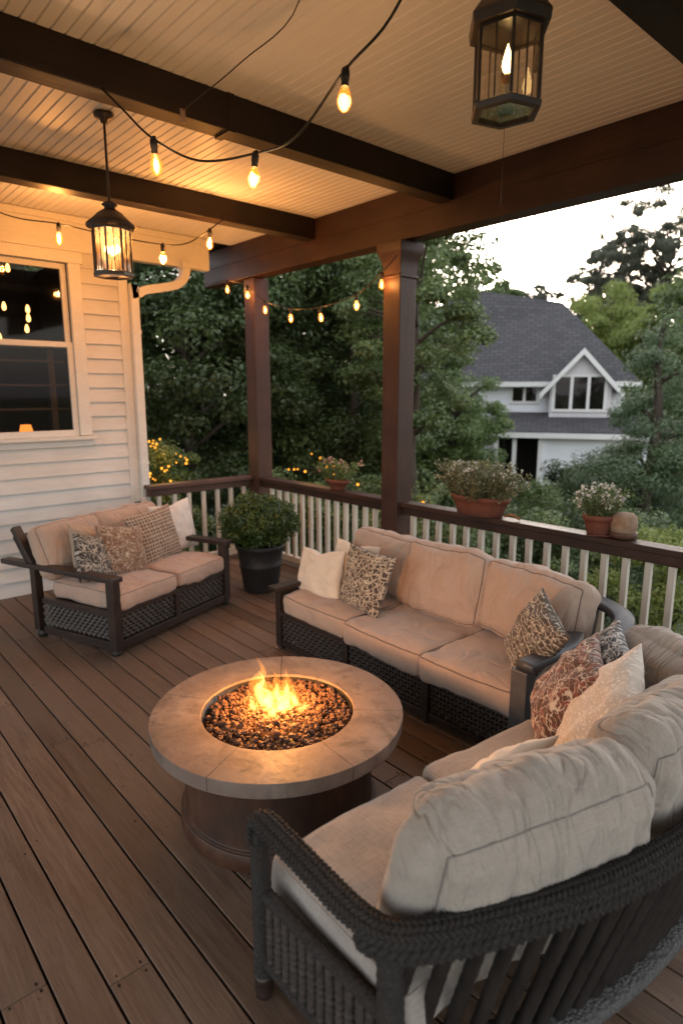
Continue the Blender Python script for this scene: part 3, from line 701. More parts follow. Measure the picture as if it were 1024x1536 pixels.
# ================================================================== POTS
def pot_body(mb, r0, r1, h, rim=.012, sx=1, sy=1):
    mb.lathe([(r0*.96,0),(r0,.006),(r0+(r1-r0)*.5,h*.5),(r1,h-.035),(r1+rim,h-.033),(r1+rim,h),(r1-.008,h),(r1-.016,h-.035),(.0005,h-.04)], 40, sx=sx, sy=sy)
t = thing('potted_boxwood', 'clipped round boxwood in a tall charcoal pot by the corner post', 'potted plant', (-5.06, 3.40, 0))
m = MB(); m.lathe([(.165,0),(.172,.01),(.205,.25),(.212,.255),(.212,.275),(.208,.28),(.228,.43),(.245,.435),(.245,.475),(.225,.475),(.215,.43),(.0005,.43)], 48); obj('pot', m, CHARPOT, t, smooth=True)
C, Nn, tone, cs = clump_cloud(19000, (.375,.375,.25), 220, .09, 'blob', .8)
C2 = rand_unit(2500)*np.array([.34,.34,.22]); leaf_mesh('foliage', np.vstack([C, C2])+np.array([0,0,.70]), np.vstack([Nn, C2*3]), .027, np.concatenate([tone, RNG.uniform(0,.3,2500)]), LEAF_BX, t, .6)
m = MB(); [m.tube([(0,0,.42),(rnd.uniform(-.06,.06),rnd.uniform(-.06,.06),.55),(rnd.uniform(-.2,.2),rnd.uniform(-.2,.2),.68)], .008, 6) for _ in range(9)]; obj('stem', m, BARK, t, smooth=True)

def sprig_plant(t, r, z0, h, nst, leaf, mat, nfl, petal, sx=1, sy=1, lean=.5, fsz=.022, nl=26, nh=7):
    Cs, Ns, Fs = [], [], []; m = MB()
    for i in range(nst):
        a = rnd.uniform(0, 2*PI); q = math.sqrt(rnd.random())*r; b = Vector((math.cos(a)*q*sx, math.sin(a)*q*sy, z0)); hh = h*rnd.uniform(.5, 1.1)
        e = b + Vector((math.cos(a)*q*lean*sx*1.5+rnd.uniform(-.04,.04), math.sin(a)*q*lean*sy*1.5+rnd.uniform(-.04,.04), hh)); mid = b.lerp(e, .5)+Vector((0,0,.1*hh))
        pp = resample([b, mid, e], .03); m.tube(pp, .0025, 4)
        for k in range(nl):
            p = pp[min(len(pp)-1, int(len(pp)*(.15+.85*rnd.random())))]; Cs.append(p+Vector((rnd.gauss(0,.014), rnd.gauss(0,.014), rnd.gauss(0,.012)))); Ns.append((rnd.gauss(0,1), rnd.gauss(0,1), rnd.gauss(.6,1)))
        if i < nfl:
            for k in range(nh): Fs.append(e+Vector((rnd.gauss(0,.017), rnd.gauss(0,.017), rnd.gauss(0,.014))))
    obj('stem', m, STEM, t); n = len(Cs)
    leaf_mesh('foliage', np.array(Cs), np.array(Ns), leaf, RNG.uniform(0,1,n), mat, t, .5)
    if Fs:
        F = np.array(Fs); fo = leaf_mesh('blossoms', np.repeat(F, 3, 0)+RNG.normal(0,.004,(len(F)*3,3)), rand_unit(len(F)*3), fsz, RNG.uniform(0,1,len(F)*3), petal, t, .8)
t = thing('oval_planter', 'wide oval terracotta planter of small leaved white flowering plants on the long railing', 'planter', (-3.0, 4.15, .9705), math.radians(2))
m = MB(); pot_body(m, .205, .258, .158, .008, 1, .55); obj('bowl', m, TERRA, t, smooth=True)
m = MB(); m.lathe([(.25,.118),(.0005,.13)], 30, sx=1, sy=.55); obj('soil', m, SOIL, t)
sprig_plant(t, .225, .12, .27, 130, .028, LEAF_PL, 60, PETAL, 1, .65, .5, .013, 60, 4)
t = thing('flower_pot', 'small square shouldered terracotta pot with white blossoms on the long railing', 'flower pot', (-2.0, 4.15, .9705), .2)
m = MB(); m.lathe([(.095,0),(.10,.004),(.105,.014),(.0005,.016)], 4, a0=PI/4+.4); obj('saucer', m, TERRA, t, bevel=.004)
m = MB(); pot_body(m, .078, .108, .135, .006); obj('pot', m, TERRA, t, smooth=True, loc=(0,0,.015))
sprig_plant(t, .095, .12, .20, 70, .019, LEAF_MD, 46, PETAL, 1, 1, .6, .016, 30, 5)
t = thing('coir_pot', 'small round tan pot lying behind the white blossom pot on the railing', 'pot', (-1.845, 4.185, .9705))
m = MB(); m.lathe([(.03,0),(.06,.006),(.080,.045),(.088,.10),(.084,.145),(.06,.17),(.03,.176),(.0005,.175)], 28); obj('pot', m, COIR, t, smooth=True)
m = MB(); m.lathe([(.064,.0),(.09,.012),(.093,.045),(.088,.047)], 28); obj('band', m, BROWN, t, smooth=True)
t = thing('rail_bowl', 'dark bowl of trailing yellow green plants on the middle railing left of the capped post', 'planter', (-4.75, 4.15, .9705))
m = MB(); pot_body(m, .085, .155, .11, .006, 1, .6); obj('bowl', m, TERRA, t, smooth=True)
sprig_plant(t, .14, .09, .20, 40, .03, LEAF_LT, 12, PETALP, 1, .6, .6)
m = MB()
def lf(u, v):
    w = .032*math.sin(PI*min(1, .06+u*.94))*(1+.25*math.sin(u*17)); return ((u-.5)*.12, (v-.5)*2*w, .012+.014*math.sin(u*4)+.02*(2*v-1)**2)
m.grid(lf, 10, 6); o = obj('fallen_leaf', m, grain_mat('dry_leaf', (.32,.13,.05), (.45,.2,.09), (1,1,1), 30, .7), smooth=True, loc=(-2.68, 4.13, .9715), rot=(0,0,.4)); tag(o, 'curled dry orange leaf lying on the railing beside the oval planter', 'leaf')

# ================================================================== STRING LIGHTS, LANTERNS
def bulb_glass_mat():
    t = NT('amber_bulb_glass'); tr = t.n('ShaderNodeBsdfTransparent', {'Color': (1,.80,.50)}); gl = t.n('ShaderNodeBsdfGlossy', {'Roughness': .05}); em = t.n('ShaderNodeEmission', {'Color': (1,.24,.02), 'Strength': .85})
    a = t.n('ShaderNodeAddShader'); t.set(a, 0, tr); t.set(a, 1, em)
    mx = t.n('ShaderNodeMixShader'); t.set(mx, 0, .07); t.set(mx, 1, a); t.set(mx, 2, gl); return t.done(mx)
BULBG = bulb_glass_mat(); FIL = emit_mat('glowing_filament', (1,.55,.17), 30.)
BULBS = []
def string_lights(label, path, bulbs, sag_step=.04, r=.0055, scale=1.0, power=5., drop=.0, col=(1,.46,.15), group='festoon light strings'):
    path = [Vector(p) for p in path]; t = thing('string_lights', label, 'string lights', path[0], 0, group); L0 = path[0]
    m = MB(); m.tube([p-L0 for p in resample(path, sag_step)], r, 6); obj('cord', m, RUBBER, t, smooth=True)
    for p in bulbs:
        q = Vector(p)-L0; s = scale
        g = MB(); g.lathe([(.0125,-.058),(.015,-.066),(.0235,-.088),(.0285,-.108),(.0285,-.122),(.022,-.140),(.011,-.151),(.0004,-.155)], 20)
        b = obj('light_bulb', g, BULBG, t, smooth=True, loc=q); b.scale = (s,s,s); b.rotation_euler = (rnd.uniform(-.12,.12), rnd.uniform(-.12,.12), 0)
        k = MB(); k.lathe([(.0004,.004),(.012,.003),(.017,-.006),(.017,-.036),(.0145,-.04),(.0145,-.062),(.0004,-.0621)], 16); k.box((0,0,.004), (.03,.012,.012)); obj('socket', k, RUBBER, b, smooth=False, bevel=.001)
        f = MB(); f.tube([(0,0,-.088),(0,0,-.10),(0,0,-.122),(0,0,-.138)], [.003,.007,.0085,.003], 10); obj('filament', f, FIL, b, smooth=True)
        lamp('bulb_light', Vector(p)+Vector((0,0,-.10*s)), power*1.25, col, .03, t)
    return t
a, b_, c, d, e = Vector((-1.25,1.62,3.56)), Vector((-2.0,1.79,3.165)), Vector((-2.60,1.775,3.02)), Vector((-2.93,1.44,3.09)), Vector((-3.30,1.37,3.395))
string_lights('nearest string of three lit bulbs looping from the ceiling under the first beam', [(-1.62,1.90,3.56), (-1.83,1.86,3.30), b_, (-2.33,1.80,3.02), c, (-2.8,1.60,3.0), d, (-3.14,1.40,3.26), e], [b_, c, d], scale=1.0, power=2.2, col=(1,.64,.37))
w1, w2, w3 = Vector((-5.60,1.885,3.29)), Vector((-5.15,2.565,3.155)), Vector((-4.95,2.90,3.29))
string_lights('string of three lit bulbs hung below the ceiling in front of the window', [(-6.2,1.2,3.56), (-5.9,1.6,3.36), w1, (-5.4,2.2,3.22), w2, (-5.05,2.75,3.18), w3, (-4.98,3.05,3.40)], [w1, w2, w3], scale=1.05, power=20)
yo = 4.0; ob = [(-6.49,yo,3.19),(-6.08,yo,3.085),(-5.76,yo,2.90),(-5.30,yo,2.775),(-4.84,yo,2.745),(-4.32,yo,2.805),(-3.98,yo-.02,2.945)]
string_lights('string of seven lit bulbs sagging between the corner post and the capped post', [(-6.9,yo,3.19)]+ob+[(-3.83,yo,3.06)], ob, scale=.9, power=3.4)
# thin pale cable with its end tag, lying along the ceiling past the first beam
t = thing('thin_cable', 'thin dark cable running along the ceiling to a small pale tag under the first beam', 'cable', (-2.75,1.5,3.2))
m = MB(); m.tube([Vector(p)-t.location for p in resample([(-1.55,1.25,3.57),(-2.33,1.83,3.55),(-2.62,1.72,3.38),(-2.97,1.62,3.27)], .06)], .0028, 5); obj('cord', m, RUBBER, t)
m = MB(); m.box(Vector((-2.975,1.62,3.245))-t.location, (.012,.022,.06)); obj('tag', m, COIR, t)

LGLASS = clear_glass('lantern_glass', (.97,.94,.90), .05, dirt=.03, dirtcol=(.9,.6,.35)); LFROST = clear_glass('amber_seeded_glass', (1,.86,.66), .06, dirt=.30, dirtcol=(.95,.62,.3))
FLAMEM = emit_mat('candle_flame', (1,.62,.22), 14.); CANDLE = grain_mat('ivory_candle_sleeve', (.5,.42,.3), (.6,.5,.36), (1,1,1), 12, .6)
BRASS = grain_mat('aged_brass', (.25,.14,.05), (.4,.24,.09), (1,1,1), 24, .35, .2, spec=.6)
def flame_mesh(h=.05, r=.011):
    m = MB(); m.lathe([(.0004,0),(r*.7,h*.08),(r,h*.25),(r*.8,h*.5),(r*.4,h*.78),(.0004,h)], 14); return m
def lantern(label, base, R, H, sides, glass, roof_kind, rod_top, power, rot=0., candles=1):
    base = Vector(base); t = thing('hanging_lantern', label, 'lantern', base, rot); ang = [2*PI*k/sides for k in range(sides)]
    pt = lambda r, k, z: Vector((r*math.cos(ang[k % sides]), r*math.sin(ang[k % sides]), z))
    m = MB(); m.lathe([(R*.84,-.010),(R*1.05,-.009),(R*1.07,.012),(R*.98,.017),(R*.84,.012),(R*.84,-.010)], sides, cap=False); obj('base_frame', m, BRONZE, t, bevel=.002); m = MB(); m.lathe([(R*.82,-.001),(.0004,.0)], sides, cap=False); obj('base_pane', m, LFROST, t); m = MB(); m.lathe([(.0004,.0),(.03,.0),(.03,.012),(.0004,.014)], 14); obj('candle_plate', m, BRONZE, t)
    m = MB()
    for k in range(sides): m.beam(pt(R*.97,k,.02), pt(R*.97,k,H), .011, .011, pt(1,k,0)); m.beam(pt(R*.97,k,H-.008), pt(R*.97,k+1,H-.008), .012, .018)
    for k in range(sides):
        c0 = (pt(R*.97,k,.02)+pt(R*.97,k+1,.02))/2; m.beam(c0, c0+Vector((0,0,H-.03)), .005, .005, (c0.x,c0.y,0))
    obj('cage_bar', m, BRONZE, t)
    for k in range(sides):
        g = MB(); a, b = pt(R*.93,k,.024), pt(R*.93,k+1,.024); up = Vector((0,0,H-.035)); i = a.lerp(b,.03); j = b.lerp(a,.03); g.quad(i, j, j+up, i+up); obj('pane', g, glass, t)
    m = MB()
    if roof_kind == 'bell': m.lathe([(R*.96,H-.004),(R*1.22,H+.004),(R*1.24,H+.018),(R*.92,H+.05),(R*.62,H+.085),(R*.36,H+.105),(R*.26,H+.115),(R*.30,H+.122),(R*.42,H+.132),(R*.28,H+.148),(R*.12,H+.158),(.0004,H+.16)], 28)
    else: m.lathe([(R*.93,H-.008),(R*1.20,H-.006),(R*1.24,H+.03),(R*1.0,H+.07),(R*.55,H+.13),(R*.22,H+.155),(.0004,H+.16)], sides)
    obj('roof', m, BRONZE, t, smooth=roof_kind == 'bell', bevel=0 if roof_kind == 'bell' else .003)
    m = MB(); zt = rod_top-base.z; m.tube([(0,0,H+.15),(0,0,zt-.05)], .008, 8); m.lathe([(.0004,zt-.055),(.02,zt-.05),(.024,zt-.03),(.055,zt-.02),(.06,zt-.001),(.0004,zt)], 20); obj('rod', m, BRONZE, t, smooth=True)
    for i in range(candles):
        a = 2*PI*i/max(1,candles)+.5; q = Vector((math.cos(a), math.sin(a), 0))*(R*.32 if candles > 1 else 0); hh = H*.42
        m = MB(); m.lathe([(.0004,.0),(.022,.0),(.022,.008),(.009,.012),(.009,hh),(.0004,hh+.001)], 14); c = obj('candle', m, CANDLE, t, smooth=False, loc=q+Vector((0,0,.016)))
        m = MB(); m.lathe([(.009,hh-.035),(.022,hh-.022),(.025,hh-.012),(.012,hh-.004)], 14); obj('drip_cup', m, BRASS, c, smooth=True)
        obj('flame', flame_mesh(.10 if candles == 1 else .055, .020 if candles == 1 else .016), FLAMEM, c, smooth=True, loc=(0,0,hh))
    lamp('lantern_glow', base+Vector((0,0,H*.62)), power*1.1, (1,.59,.31), .014, t)
    return t
lantern('six sided bronze lantern with clear glass and one candle flame, hanging nearest the camera', (-1.515,2.15,2.965), .128, .268, 6, LGLASS, 'hex', 3.58, 4.2, .22)
lantern('round black lantern with bell roof hanging on a long rod before the window', (-4.02,1.665,2.66), .118, .275, 8, LFROST, 'bell', 3.575, 9, .1, 3)
t = thing('pull_chain', 'thin pull chain hanging in front of the main beam below the six sided lantern', 'chain', (-1.9, 2.7, 3.1))
m = MB(); m.tube([Vector(p)-t.location for p in [(-2.02,2.86,3.34),(-2.02,2.865,3.2),(-2.018,2.86,3.02),(-2.02,2.862,2.87)]], .0014, 5); m.tube([Vector(p)-t.location for p in [(-2.4,3.4,3.58),(-2.2,3.1,3.42),(-2.02,2.86,3.34)]], .0015, 4); obj('chain', m, IRON, t)

PANEGLOW = emit_mat('pane_reflection_glow', (1,.52,.15), 7.)
# glowing shapes added behind the window, standing in for reflections in the glass
t = thing('pane_reflection_bulbs', 'cluster of small warm bulbs added behind the window in place of bulb reflections', 'window reflection', (-7.3, 1.75, 3.3))
pts = [(-7.3,1.92,3.19),(-7.3,1.85,2.81),(-7.3,2.075,2.80),(-7.3,2.075,2.71),(-7.3,2.05,2.60),(-7.3,1.78,2.50),(-7.3,1.745,3.30)]
for i, p in enumerate(pts):
    q = Vector(p)-t.location; m = MB(); m.tube([(q.x,q.y,.12),(q.x,q.y,q.z+.05)], .003, 5); cd = obj('cord', m, RUBBER, t)
    m = MB(); m.lathe([(.0004,-.045),(.016,-.036),(.022,-.015),(.018,.012),(.008,.04),(.0004,.042)], 14); obj('bulb', m, PANEGLOW, cd, smooth=True, loc=q)
t = thing('fire_reflection_glow', 'low orange glow added behind the bottom of the window in place of the fire reflection', 'lamp', (-7.3, 1.95, .9))  # added glow, takes the place of the fire mirrored in the pane
m = MB(); m.lathe([(.06,0),(.06,.02),(.012,.04),(.012,.62)], 16); obj('glow_stand', m, BRONZE, t)
m = MB(); m.lathe([(.075,.60),(.06,.66),(.05,.70)], 20, cap=False); obj('glow_cone', m, emit_mat('fire_reflection_orange', (1,.30,.05), 2.2), t, smooth=True)
# ================================================================== CUSHIONS AND PILLOWS
def nz(p, s=0.): return noise.noise(Vector(p)+Vector((s*3.7, s*1.3, s*7.1)))
def cushion(name, dims, mat, parent, loc, rot=(0,0,0), r=.05, puff=(.0,.0,.18), seed=1, wr=.005, pipe=None, pipe_axis=2, folds=0., n=(26,22,10), sag=0., prad=.0045, pipe_mat=None):
    a, b, c = (d/2 for d in dims); r = min(r, .98*min(a,b,c))
    def deform(p):
        x, y, z = p; u, v, w = x/a, y/b, z/c
        q = Vector((max(-a+r, min(a-r, x)), max(-b+r, min(b-r, y)), max(-c+r, min(c-r, z)))); d = Vector(p)-q
        nrm = d.normalized() if d.length > 1e-7 else Vector((0,0,0)); q = q + nrm*r
        fx, fy, fz = 1-u*u, 1-v*v, 1-w*w
        q.x += math.copysign(1,u)*abs(u)**3*puff[0]*2*a*fy*fz; q.y += math.copysign(1,v)*abs(v)**3*puff[1]*2*b*fx*fz; q.z += math.copysign(1,w)*abs(w)**3*puff[2]*2*c*fx*fy
        q.z -= sag*fx*max(0,w)
        q += nrm*(wr*1.6*nz(q*5, seed) + wr*nz(q*13, seed+2))
        if folds:
            k = math.exp(-((c-z)/(.42*2*c))**2) if pipe_axis == 1 else 1
            ed = .25+.75*math.exp(-((v-.2)/.8)**2)
            f1 = nz((x*8+.5*nz((x*2,z*2,y*2),4), z*1.6+y*1.5, y*1.2), seed+5); f2 = nz((x*17+.4*nz((x*3,z*3,y*3),8), z*2.0+y*2, 0), seed+9)
            fold = -(1-min(1, abs(f1)*2.4))**2*.55 - (1-min(1, abs(f2)*2.6))**2*.30 + .5*nz((x*6, z*4, y*4), seed+1)
            q += nrm*(folds*fold*(.35+.65*k)*(.3+.7*math.exp(-((v-.45)/.7)**2)))
        return q
    def ax(t): return math.copysign(1-(1-abs(t))**1.45, t)
    mb = MB(); nx, ny, nz_ = n; N = {0: nx, 1: ny, 2: nz_}; D = (a,b,c)
    for axis in range(3):
        i, j = [k for k in range(3) if k != axis]
        for sgn in (-1, 1):
            def fn(u, v):
                p = [0,0,0]; p[axis] = sgn*D[axis]; p[i] = ax(2*u-1)*D[i]; p[j] = ax(2*v-1)*D[j]; return deform(p)
            mb.grid(fn, N[i], N[j])
    o = obj(name, mb, mat, parent, smooth=True, loc=loc, rot=rot, weld=True)
    if pipe:
        i, j = [k for k in range(3) if k != pipe_axis]; pm = MB()
        for sgn in pipe:
            path = []; M = 26
            for (e0, e1) in (((-1,-1),(1,-1)), ((1,-1),(1,1)), ((1,1),(-1,1)), ((-1,1),(-1,-1))):
                for k in range(M):
                    t = k/M; p = [0,0,0]; p[pipe_axis] = sgn*D[pipe_axis]; p[i] = (e0[0]+(e1[0]-e0[0])*t)*D[i]; p[j] = (e0[1]+(e1[1]-e0[1])*t)*D[j]
                    path.append(deform(p))
            pm.tube(path, prad, 6, closed=True)
        obj('piping', pm, pipe_mat or PIPE_L, o, smooth=True)
    return o
def pillow(name, label, w, h, t_, mat, loc, rot, seed=1, parent=None, group=None, crease=.0, n=40, edge=None, cat='pillow'):
    """two puffed sheets meeting in a seam, corners drawn out, a little crumpled"""
    vs = []; fs = []; uvs = []
    def pos(u, v, sg):
        k = max(0,(1-u*u))*max(0,(1-v*v)); th = k**.46
        pin = .075
        x = w/2*u*(1-pin*(1-v*v)*abs(u)**2); z = h/2*v*(1-pin*(1-u*u)*abs(v)**2)
        wob = nz((u*2.3, v*2.3, sg), seed)*.018 + nz((u*5, v*5, sg*2), seed+3)*.009
        rad = math.atan2(v, u); cor = max(0, abs(u)*abs(v))**1.5
        wob += .010*math.sin(rad*9+seed)*cor*(1 if k > .002 else 0)
        y = sg*(t_/2*th*(1+.0*u)) + (wob*min(1, k*5)) - crease*math.exp(-(u/.25)**2)*max(0, v)*.5
        z -= crease*math.exp(-(u/.28)**2)*max(0, v)**2
        y += .02*u*v*math.sin(seed)
        return (x, y, z)
    idx = {}
    for sg in (-1, 1):
        for j in range(n+1):
            for i in range(n+1):
                f = lambda q: math.copysign(1-(1-abs(q))**1.5, q)
                u, v = f(2*i/n-1), f(2*j/n-1); border = i in (0,n) or j in (0,n)
                if border and (0,i,j) in idx: idx[(sg,i,j)] = idx[(0,i,j)]; continue
                idx[(sg,i,j)] = len(vs); vs.append(pos(u, v, sg)); uvs.append((u*w*1.15+seed*1.7, v*h*1.15+seed*.9))
                if border: idx[(0,i,j)] = idx[(sg,i,j)]
        for j in range(n):
            for i in range(n):
                q = [idx[(sg,i,j)], idx[(sg,i+1,j)], idx[(sg,i+1,j+1)], idx[(sg,i,j+1)]]; fs.append(q if sg < 0 else q[::-1])
    me = bpy.data.meshes.new(name); me.from_pydata(vs, [], fs); uv = me.uv_layers.new(name='UVMap')
    for l in me.loops: uv.data[l.index].uv = [c*2.3 for c in uvs[l.vertex_index]]
    me.polygons.foreach_set('use_smooth', [True]*len(me.polygons)); me.materials.append(mat)
    o = bpy.data.objects.new(name, me); COL.objects.link(o); o.location = loc; o.rotation_euler = rot
    if parent: o.parent = parent
    if label: tag(o, label, cat, group)
    if edge:
        m = MB(); path = [pos(u, -1, 1) for u in np.linspace(-1,1,24)[:-1]] + [pos(1, v, 1) for v in np.linspace(-1,1,24)[:-1]] + [pos(u, 1, 1) for u in np.linspace(1,-1,24)[:-1]] + [pos(-1, v, 1) for v in np.linspace(1,-1,24)[:-1]]
        m.tube(path, .0035, 5, closed=True); obj('piping', m, edge, o, smooth=True)
    return o

# ================================================================== WEAVE
def weave(mb, O, U, V, lu, lv, pitch=.034, w=.011, th=.0045, seed=0, dbl=True):
    """open basket weave of flat strands in the plane O + u U + v V; strands pass over and under each other"""
    O, U, V = Vector(O), Vector(U).normalized(), Vector(V).normalized(); Nn = U.cross(V); r = random.Random(seed)
    nu, nv = max(2, int(round(lu/pitch))), max(2, int(round(lv/pitch)))
    def strand(a, dirv, side, L, k, cnt, ph):
        pts = []; st = max(2, cnt*2)
        for i in range(st+1):
            t = i/st; pts.append(a + dirv*(t*L) + Nn*(th*.9*math.cos(PI*(t*cnt)+ph*PI)))
        ww = w*r.uniform(.85, 1.15); vs = []
        for p in pts: vs += [p-side*ww/2, p+Nn*th/2, p+side*ww/2, p-Nn*th/2]
        mb.add(vs, [(i*4+q, i*4+(q+1) % 4, (i+1)*4+(q+1) % 4, (i+1)*4+q) for i in range(st) for q in range(4)])
    for i in range(nu):
        for dd in ((-.22, .22) if dbl else (0,)): strand(O+U*((i+.5+dd)*lu/nu+r.uniform(-.001,.001)), V, U, lv, i, nv, i % 2)
    for j in range(nv):
        strand(O+V*((j+.5)*lv/nv+r.uniform(-.0015,.0015)), U, V, lu, j, nu, (j+1) % 2)

# ================================================================== LOVESEAT BY THE HOUSE WALL
fcx, fcy = -4.655, 2.287; rz = math.radians(111.2); nfx, nfy = .9325, .3611
LS = thing('loveseat', 'brown two seat wicker loveseat with rosy tan cushions by the house wall', 'sofa', (fcx-nfx*.42, fcy-nfy*.42, 0), rz, 'wicker sofas with cushions')
for sx in (-1, 1):
    m = MB(); m.box((sx*.655,-.405,.305), (.075,.075,.53)); obj('front_post', m, FRAMEW, LS, bevel=.006)
    m = MB(); m.lathe([(.018,0),(.034,.004),(.038,.02),(.03,.034),(.022,.045)], 16, (sx*.655,-.405,0)); obj('caster', m, RUBBER, LS, smooth=True)
    m = MB(); m.lathe([(.018,0),(.034,.004),(.038,.03),(.03,.052),(.022,.062)], 16, (sx*.655,.42,0)); obj('caster', m, RUBBER, LS, smooth=True)
    m = MB(); m.box((sx*.655,.44,.33), (.07,.06,.54)); m.beam((sx*.655,.44,.58), (sx*.655,.64,.88), .07, .05, (0,1,0)); obj('back_post', m, FRAMEW, LS, bevel=.006)
    m = MB(); m.prism([(-.05,-.47),(.05,-.47),(.053,.1),(.045,.80),(-.045,.80),(-.053,.1)], -.02, .022, lambda x, y, z: (sx*.66+x, y, .592+z)); obj('arm', m, FRAMEW, LS, bevel=.009)
    m = MB(); m.box((sx*.655,.0,.07), (.045,.74,.065)); m.box((sx*.655,.0,.315), (.045,.74,.04)); obj('side_rail', m, FRAMEW, LS, bevel=.004)
    m = MB(); weave(m, (sx*.66,-.37,.11), (0,1,0), (0,0,1), .75, .19, .026, .0142, seed=3+sx, dbl=False); obj('wicker_panel', m, WICKERG, LS)
m = MB(); m.box((0,-.405,.07), (1.24,.05,.065)); m.box((0,-.405,.317), (1.24,.05,.036)); m.box((0,-.405,.2), (.05,.055,.20)); obj('front_rail', m, FRAMEW, LS, bevel=.004)
for xa in (-.615, .03):
    m = MB(); weave(m, (xa,-.412,.112), (1,0,0), (0,0,1), .585, .19, .026, .0142, seed=int(xa*100), dbl=False); obj('wicker_panel', m, WICKERG, LS)
m = MB(); m.box((0,.0,.21), (1.22,.74,.17)); obj('seat_box', m, DARKIN, LS)
m = MB(); m.beam((-.69,.545,.70), (.69,.545,.70), .05, .28, (0,.55,.83)); obj('back_panel', m, FRAMEW, LS, bevel=.01)
for k, sx in enumerate((-1, 1)):
    cushion('seat_cushion', (.625,.76,.145), PEACH2, LS, (sx*.314,-.075,.405), (0,0,sx*.006), .05, (.0,.0,.20), 3+k, .010, pipe=(1,-1), pipe_mat=PIPE_L)
for k, (xx, w_, tilt) in enumerate(((-.36,.62,-.44), (.19,.60,-.45), (.47,.42,-.48))):
    cushion('back_cushion', (w_,.17,.44), PEACHB, LS, (xx,.37+.02*k,.70), (tilt, .04*(k-1), -.05+.05*k), .07, (.03,.30,.03), 11+k, .012, pipe=(-1,), pipe_axis=1, n=(24,10,20), folds=.006)
def on(root, p): return root.matrix_local @ Vector(p)
LSM = Matrix.Translation(LS.location) @ Matrix.Rotation(rz, 4, 'Z')
def lsp(x, y, z): return LSM @ Vector((x,y,z))
GP = 'throw pillows on the sofas'
pillow('throw_pillow', 'grey and cream mottled pillow nearest the loveseat arm', .42,.40,.15, PAT['grey'], lsp(-.47,-.03,.655), (-.42,.30,rz+.12), 1, group=GP)
pillow('throw_pillow', 'plain tan pillow tucked behind the brown and cream scribble pillow', .40,.40,.14, TANF, lsp(-.34,.15,.70), (-.45,.2,rz-.05), 2, group=GP)
pillow('throw_pillow', 'brown pillow with cream scribble pattern leaning in the middle of the loveseat', .43,.42,.16, PAT['script'], lsp(-.20,-.04,.67), (-.42,.16,rz-.18), 3, group=GP)
pillow('throw_pillow', 'large brown plaid pillow on the far half of the loveseat', .50,.47,.17, PAT['plaid'], lsp(.24,.02,.695), (-.30,-.10,rz-.06), 4, group=GP)
pillow('throw_pillow', 'plain white pillow at the far arm of the loveseat beside the plaid pillow', .45,.48,.15, WHITEF, lsp(.59,.10,.70), (-.28,-.06,rz-.12), 5, group=GP, crease=.02)

# ================================================================== THREE SEAT SOFA ALONG THE RAILING
S2L = Vector((-2.65,3.1,0))
S2 = thing('three_seat_sofa', 'brown wicker three seat sofa with tan cushions and a curved slate arm along the railing', 'sofa', S2L, 0, 'wicker sofas with cushions')
def s2(*p): return Vector(p)-S2L
for xx in (-3.72,-2.965,-2.255,-1.62):
    m = MB(); m.box(s2(xx, 2.675, .17), (.055,.055,.30)); obj('front_post', m, FRAMEW, S2, bevel=.005)
    m = MB(); m.lathe([(.016,0),(.022,.003),(.024,.02)], 12, s2(xx, 2.675, 0)); obj('foot', m, IRON, S2, smooth=True)
for xx in (-3.72,-1.62):
    m = MB(); m.box(s2(xx, 3.42, .23), (.055,.055,.46)); obj('rear_post', m, FRAMEW, S2, bevel=.005)
m = MB(); m.box(s2(-2.67,2.675,.055), (2.05,.04,.04)); m.box(s2(-2.67,2.675,.288), (2.05,.045,.032)); obj('front_rail', m, FRAMEW, S2, bevel=.004)
for xa, xb in ((-3.69,-2.995), (-2.935,-2.285), (-2.225,-1.65)):
    m = MB(); weave(m, s2(xa,2.668,.075), (1,0,0), (0,0,1), xb-xa, .20, .027, .0115, seed=int(xa*50), dbl=False); obj('wicker_panel', m, WICKERB, S2)
m = MB(); weave(m, s2(-1.615,2.70,.075), (0,1,0), (0,0,1), .70, .20, .027, .0115, seed=8, dbl=False); obj('wicker_panel', m, WICKERB, S2)
m = MB(); m.box(s2(-2.67,3.06,.185), (2.0,.70,.205)); obj('seat_box', m, DARKIN, S2)
m = MB(); m.box(s2(-3.735,3.05,.255), (.05,.80,.45)); m.box(s2(-3.735,3.03,.488), (.095,.86,.035)); obj('left_arm', m, FRAMEW, S2, bevel=.006)
m = MB(); m.beam(s2(-3.73,3.50,.55), s2(-1.66,3.50,.55), .045, .36, (0,.25,.97)); obj('back_panel', m, FRAMEW, S2, bevel=.01)
def flat_band(mb, path, w, h, seg=14):
    P_, T_, N_, B_ = frames(path); vs = []; fs = []
    for i, p in enumerate(P_):
        sd_ = T_[i].cross(Vector((0,0,1))).normalized(); up = sd_.cross(T_[i])
        for k in range(seg):
            a = 2*PI*k/seg; ca, sa = math.cos(a), math.sin(a); e = .45
            vs.append(p + sd_*(math.copysign(abs(ca)**e, ca)*w/2) + up*(math.copysign(abs(sa)**e, sa)*h/2))
    n = len(P_); fs = [(i*seg+k, i*seg+(k+1) % seg, (i+1)*seg+(k+1) % seg, (i+1)*seg+k) for i in range(n-1) for k in range(seg)]
    mb.add(vs, fs+[tuple(range(seg-1,-1,-1)), tuple((n-1)*seg+k for k in range(seg))])
m = MB(); flat_band(m, resample([s2(-1.585,2.62,.602), s2(-1.575,2.80,.604), s2(-1.565,2.98,.606), s2(-1.60,3.13,.61), s2(-1.68,3.24,.615)], .02), .105, .05); obj('curved_arm', m, FRAMEG, S2, smooth=True)
